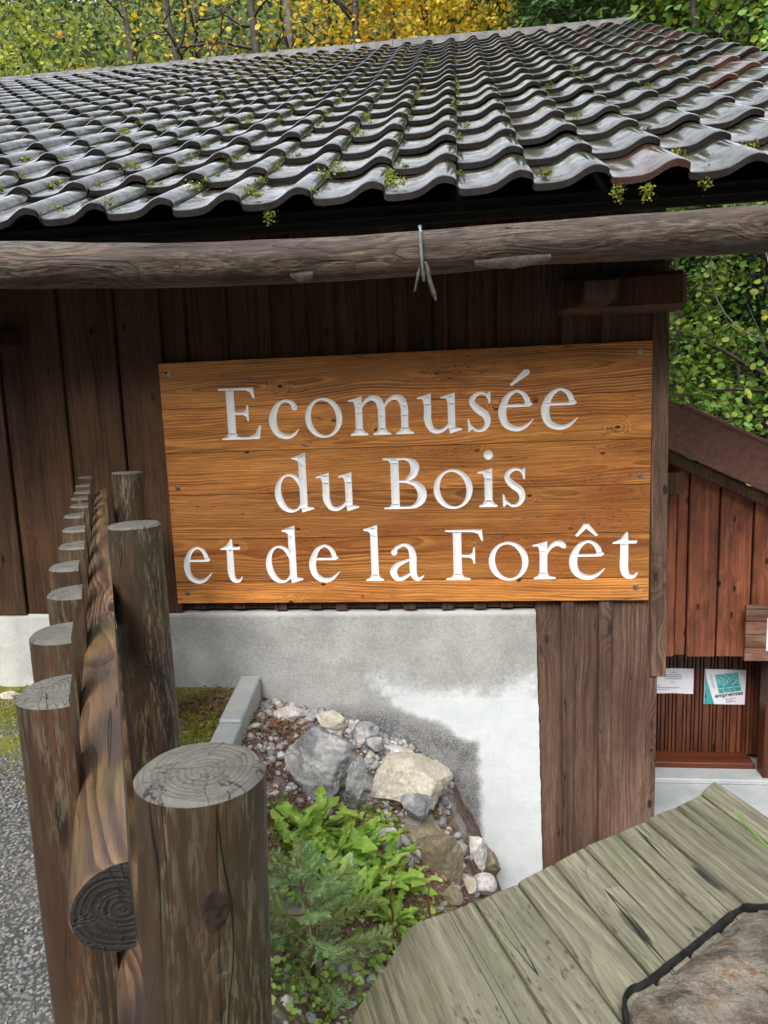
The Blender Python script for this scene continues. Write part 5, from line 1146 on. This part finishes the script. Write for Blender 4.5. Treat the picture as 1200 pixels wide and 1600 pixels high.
def tree(name, x, y, H, crown_r, kind, nleaf, leaf, label, seed, lean=(0, 0), trunk_r=.14, bark='bark', low=.3, nb=14, z=None, cat='tree', spread=1.0, clump=.45):
    rd = random.Random(seed); g = np.random.default_rng(seed); z = gz(x, y) - .1 if z is None else z
    e = empty(name, (x, y, z), label, cat, 'trees on the slope behind the roof' if y > 10 else None)
    if 'group' in e and e['group'] is None: del e['group']
    tp = []; 
    for i in range(9):
        t = i / 8; tp.append(Vector((lean[0] * t * t * H + .12 * math.sin(t * 5 + seed), lean[1] * t * H + .1 * math.sin(t * 4 + seed * 2), H * t)))
    parts = [tube(tp, [trunk_r * (1 - .85 * i / 8) for i in range(9)], 8, seed=seed, amp=.2)]; cl = []
    for k in range(nb):
        t = low + (1 - low) * (k + rd.random()) / nb; i = min(7, int(t * 8)); p = tp[i].lerp(tp[i + 1], t * 8 - i); a = rd.random() * 6.28
        L_ = crown_r * rd.uniform(.6, 1.1) * (1.15 - .6 * t); d = Vector((math.cos(a), math.sin(a), rd.uniform(.1, .8))).normalized(); pts = [p]
        for s in range(5):
            d = (d + Vector((rd.gauss(0, .22), rd.gauss(0, .22), rd.gauss(.03, .15)))).normalized(); pts.append(pts[-1] + d * L_ / 5)
            if s >= 1: cl.append(pts[-1])
            if s in (1, 2, 3):
                d2 = (d + Vector((rd.gauss(0, .7), rd.gauss(0, .7), rd.gauss(0, .4)))).normalized(); l2 = L_ * rd.uniform(.25, .5); m1 = pts[-1] + d2 * l2 * .5 + Vector((0, 0, rd.gauss(0, .08))); q = m1 + (d2 + Vector((rd.gauss(0, .3), rd.gauss(0, .3), rd.gauss(0, .3)))).normalized() * l2 * .5
                parts.append(tube([pts[-1], m1, q], [trunk_r * .11, trunk_r * .07, trunk_r * .03], 4, False)); cl += [q, q.lerp(pts[-1], .4)]
        r0 = trunk_r * .38 * (1 - .6 * t); parts.append(tube(pts, [r0 * (1 - .8 * s / 5) for s in range(6)], 5, False))
    V, F = join(parts); meshobj('trunk', V, F, M[bark], e, (x, y, z), smooth=True)
    if nleaf:
        cl = np.array([tuple(c) for c in cl]); ci = g.integers(0, len(cl), nleaf); P = cl[ci] + g.normal(0, clump, (nleaf, 3)) * np.array([1, 1, .7]) * spread
        cards('crown', P, leaf * g.uniform(.6, 1.3, nleaf), M['leaf_' + kind], parent=e, kind=None, flat=.5, aspect=.75, loc=(x, y, z))
    return e
T = tree
T('autumn_tree', -6.6, 12.6, 6.4, 2.4, 'orange', 1500, .11, 'sparse tree with orange yellow leaves at the far left above the roof', 1, (.02, 0), .07, low=.45)
T('autumn_tree', -8.3, 13.6, 7.5, 2.6, 'lime', 4500, .09, 'lime green bush like tree at the top left corner', 2, (0, 0), .08)
T('bare_tree', -4.6, 13.5, 8.5, 2.4, 'yellow', 600, .10, 'thin dark leaning tree with few yellow leaves left of centre', 3, (-.10, 0), .15, low=.3, nb=20)
T('bare_tree', -3.55, 14.2, 9.5, 2.2, 'yellow', 260, .12, 'forked dark trunk nearly leafless above the left half of the ridge', 4, (-.06, 0), .18, low=.25, nb=20)
T('grey_tree', -3.4, 15.2, 11, 2.2, 'lime', 900, .12, 'straight grey lichened trunk behind the ridge', 5, (.0, 0), .17, 'barkg', low=.5)
T('autumn_tree', -2.0, 14.0, 8.5, 2.4, 'yellow', 2200, .10, 'branching dark tree with yellow leaves over the middle of the ridge', 6, (.05, 0), .17, low=.3, nb=20)
T('autumn_tree', -.55, 14.5, 8.5, 2.3, 'yellow', 9000, .09, 'dense golden yellow tree above the centre of the roof', 7, (.03, 0), .10, low=.35)
T('bare_tree', -1.2, 16.5, 11, 2.2, 'lime', 4200, .10, 'slender tree with lime foliage behind the golden one', 8, (0, 0), .12, low=.4)
T('grey_tree', .55, 16.5, 12, 2.2, 'green', 5200, .10, 'pale trunked tree with green leaves right of the golden tree', 9, (0, 0), .12, 'barkg', low=.4)
T('bare_tree', -5.6, 15.5, 10, 2.0, 'lime', 700, .09, 'slim dark trunk between the lime bush and the leaning tree', 31, (.05, 0), .14, low=.3, nb=18)
T('bare_tree', -2.75, 16.2, 10, 2.0, 'yellow', 500, .09, 'dark trunk just right of the grey lichened one', 32, (.04, 0), .15, low=.25, nb=18)
T('bare_tree', -6.9, 16.8, 10, 2.2, 'lime', 1200, .09, 'leaning thin trunk behind the orange leaved tree', 33, (-.08, 0), .14, low=.3, nb=18)
T('bare_tree', -.1, 17.5, 12, 2.0, 'yellow', 900, .09, 'thin dark trunk right behind the golden tree', 34, (0, 0), .10, low=.4)
T('dark_tree', 3.4, 17.0, 11, 2.6, 'green', 12000, .11, 'green leafy tree standing behind the spruce', 11, (0, 0), .15, low=.3)
T('dark_tree', 3.9, 12.5, 9.5, 2.4, 'green', 2200, .11, 'dark trunk with mossy branches right of the ridge end', 12, (-.03, 0), .16, low=.45)
T('lime_tree', 5.3, 13.5, 8.0, 2.4, 'lime', 6000, .095, 'bright lime leaved tree above the right verge of the roof', 13, (0, 0), .12, low=.35)
T('grey_tree', 5.9, 11.8, 9.0, 2.4, 'green', 1700, .11, 'grey spotted trunk at the top right corner', 14, (.02, 0), .15, 'barkg', low=.4)
T('lime_tree', 7.5, 15, 9.0, 2.8, 'green', 10000, .11, 'broad green tree beyond the right edge of the roof', 15, (0, 0), .14, low=.3)
T('beech_tree', 3.9, 9.2, 5.6, 2.1, 'beech', 6000, .085, 'green beech with yellowing leaves seen under the log at right', 16, (-.05, 0), .11, low=.08, nb=30, z=-2.4, clump=.19)
T('beech_tree', 2.75, 10.2, 5.2, 1.7, 'beech', 4200, .085, 'bright leaved young beech right beside the building corner', 17, (0, 0), .08, low=.1, nb=24, z=-2.4, clump=.19)
T('dark_tree', 5.0, 11.2, 6.5, 2.6, 'dark', 9000, .10, 'dark shaded evergreen behind the beeches at right', 18, (0, 0), .14, low=.05, nb=26, z=-2.3, clump=.5)
def spruce(x, y, H, r, label, seed, z=None):
    rd = random.Random(seed); z = gz(x, y) - .1 if z is None else z; e = empty('spruce_tree', (x, y, z), label, 'tree', 'trees on the slope behind the roof'); parts = [tube([(0, 0, 0), (0, 0, H)], [.16, .02], 7)]; P = []
    h = .8
    while h < H - .2:
        R_ = r * (1 - h / H) + .15
        for k in range(7):
            a = rd.random() * 6.28; L_ = R_ * rd.uniform(.75, 1.1); p = Vector((0, 0, h)); tip = Vector((math.cos(a) * L_, math.sin(a) * L_, h - L_ * .28)); parts.append(tube([p, tip], [.02, .004], 4, False))
            for s in range(int(34 * L_) + 8):
                t = rd.uniform(.15, 1); q = p.lerp(tip, t); wd = .22 * (1 - t) + .08; P.append((q.x + rd.gauss(0, wd), q.y + rd.gauss(0, wd), q.z + rd.gauss(-.03, .05)))
        h += .28
    V, F = join(parts); meshobj('trunk', V, F, M['bark'], e, (x, y, z), smooth=True)
    cards('crown', P, rng.uniform(.10, .24, len(P)), M['leaf_fir'], parent=e, kind=None, flat=.5, aspect=.28, loc=(x, y, z))
M['leaf_fir'] = leafmat('spruce twigs', [(.03, .085, .02), (.055, .13, .03), (.09, .17, .035)], .55, .15)
spruce(1.75, 14.8, 17, 2.8, 'dark green spruce above the right part of the ridge', 21)  # made extra tall to block sky reflected in the right-hand tiles
spruce(3.0, 17.5, 21, 3.2, 'tall spruce further up the slope', 22)  # height raised to darken the roof's reflection on the right
spruce(4.6, 14.6, 18, 2.8, 'spruce added to darken roof reflections, between the dark trunk and the lime leaved tree', 24)  # extra tree, added to dim the sky mirrored in the right-hand tiles
spruce(6.2, 18.5, 13, 2.8, 'spruce at the upper right behind the lime leaved trees', 23)
# drooping bare twigs in front of the beeches
for k, (pts, lb) in enumerate([([(3.0, 7.9, 2.2), (2.55, 7.8, 1.5), (2.62, 7.8, .9), (3.0, 7.75, .55), (3.4, 7.7, .75), (3.7, 7.7, 1.3)], 'long bare twig drooping in a bow before the beeches'), ([(3.4, 7.7, 2.0), (3.2, 7.7, 1.4), (3.35, 7.7, .8), (3.5, 7.65, .2), (3.75, 7.6, .1), (3.95, 7.6, .6)], 'pale curved twig at the right edge under the log'), ([(2.95, 7.9, 2.0), (3.1, 7.85, 1.3), (3.3, 7.8, 1.0), (3.8, 7.8, 1.2)], 'thin twig crossing the bowed one before the beeches')]):
    pp = bez(pts, 6); tb = [tube(pp, [.008 * (1 - .7 * i / len(pp)) for i in range(len(pp))], 5)]; rd = random.Random(k)
    for i in range(3, len(pp) - 1, 2):
        q = Vector(pp[i]); d = Vector((rd.gauss(0, 1), rd.gauss(0, .5), rd.gauss(-.4, .8))).normalized() * rd.uniform(.08, .3); tb.append(tube([q, q + d * .5 + Vector((0, 0, rd.gauss(0, .02))), q + d], [.0035, .0025, .0012], 4, False))
    v, f = join(tb); tag(meshobj('bare_twig', v, f, M['barkg'], None, (0, 0, 0), smooth=True), lb, 'twig')
# unseen woodland added to darken low reflections and side light: one mass
n = 60000; A_ = rng.uniform(0, 2 * math.pi, n); Rr = 17 + 34 * rng.random(n); X_ = Rr * np.sin(A_); Y_ = Rr * np.cos(A_)
ok = ((Y_ < -11) | (np.abs(X_) > 15)) & ~((Y_ > 4) & (np.abs(X_) < Y_ * .95)); X_, Y_ = X_[ok], Y_[ok]
Hh = np.maximum(.3, np.array([5.5 + 5 * nz((a, c, 0), .3) for a, c in zip(X_, Y_)])) * rng.random(len(X_)); Z_ = np.array([gz(a, c) for a, c in zip(X_, Y_)]) + Hh
M['leaf_round'] = leafmat('added unseen woodland', [(.05, .09, .02), (.12, .18, .03), (.20, .22, .04), (.03, .06, .02)], .7, .2)
cards('added_unseen_wood', np.stack([X_, Y_, Z_], 1), rng.uniform(.5, 1.1, len(X_)), M['leaf_round'], flat=.6, aspect=.8)
# far woodland up the slope: one mass
n = 120000; X_ = rng.uniform(-36, 36, n); Y_ = 17 + rng.random(n) ** 1.3 * 48; nzv = np.array([nz((a, c, 0), .35) for a, c in zip(X_, Y_)])
Hh = np.maximum(.3, 3.2 + nzv * 4.5) * rng.random(n); ok = (np.abs(X_) < Y_ * .75) ; X_, Y_, Hh = X_[ok], Y_[ok], Hh[ok]
Z_ = np.array([gz(a, c) for a, c in zip(X_, Y_)]) + Hh
M['leaf_far'] = leafmat('far woodland', [(.055, .09, .035), (.12, .18, .04), (.20, .25, .05), (.03, .05, .025), (.08, .13, .045), (.015, .025, .015), (.30, .28, .05)], .7, .3)
cards('distant_wood', np.stack([X_, Y_, Z_], 1), rng.uniform(.12, .28, len(X_)), M['leaf_far'], flat=.6, aspect=.8)
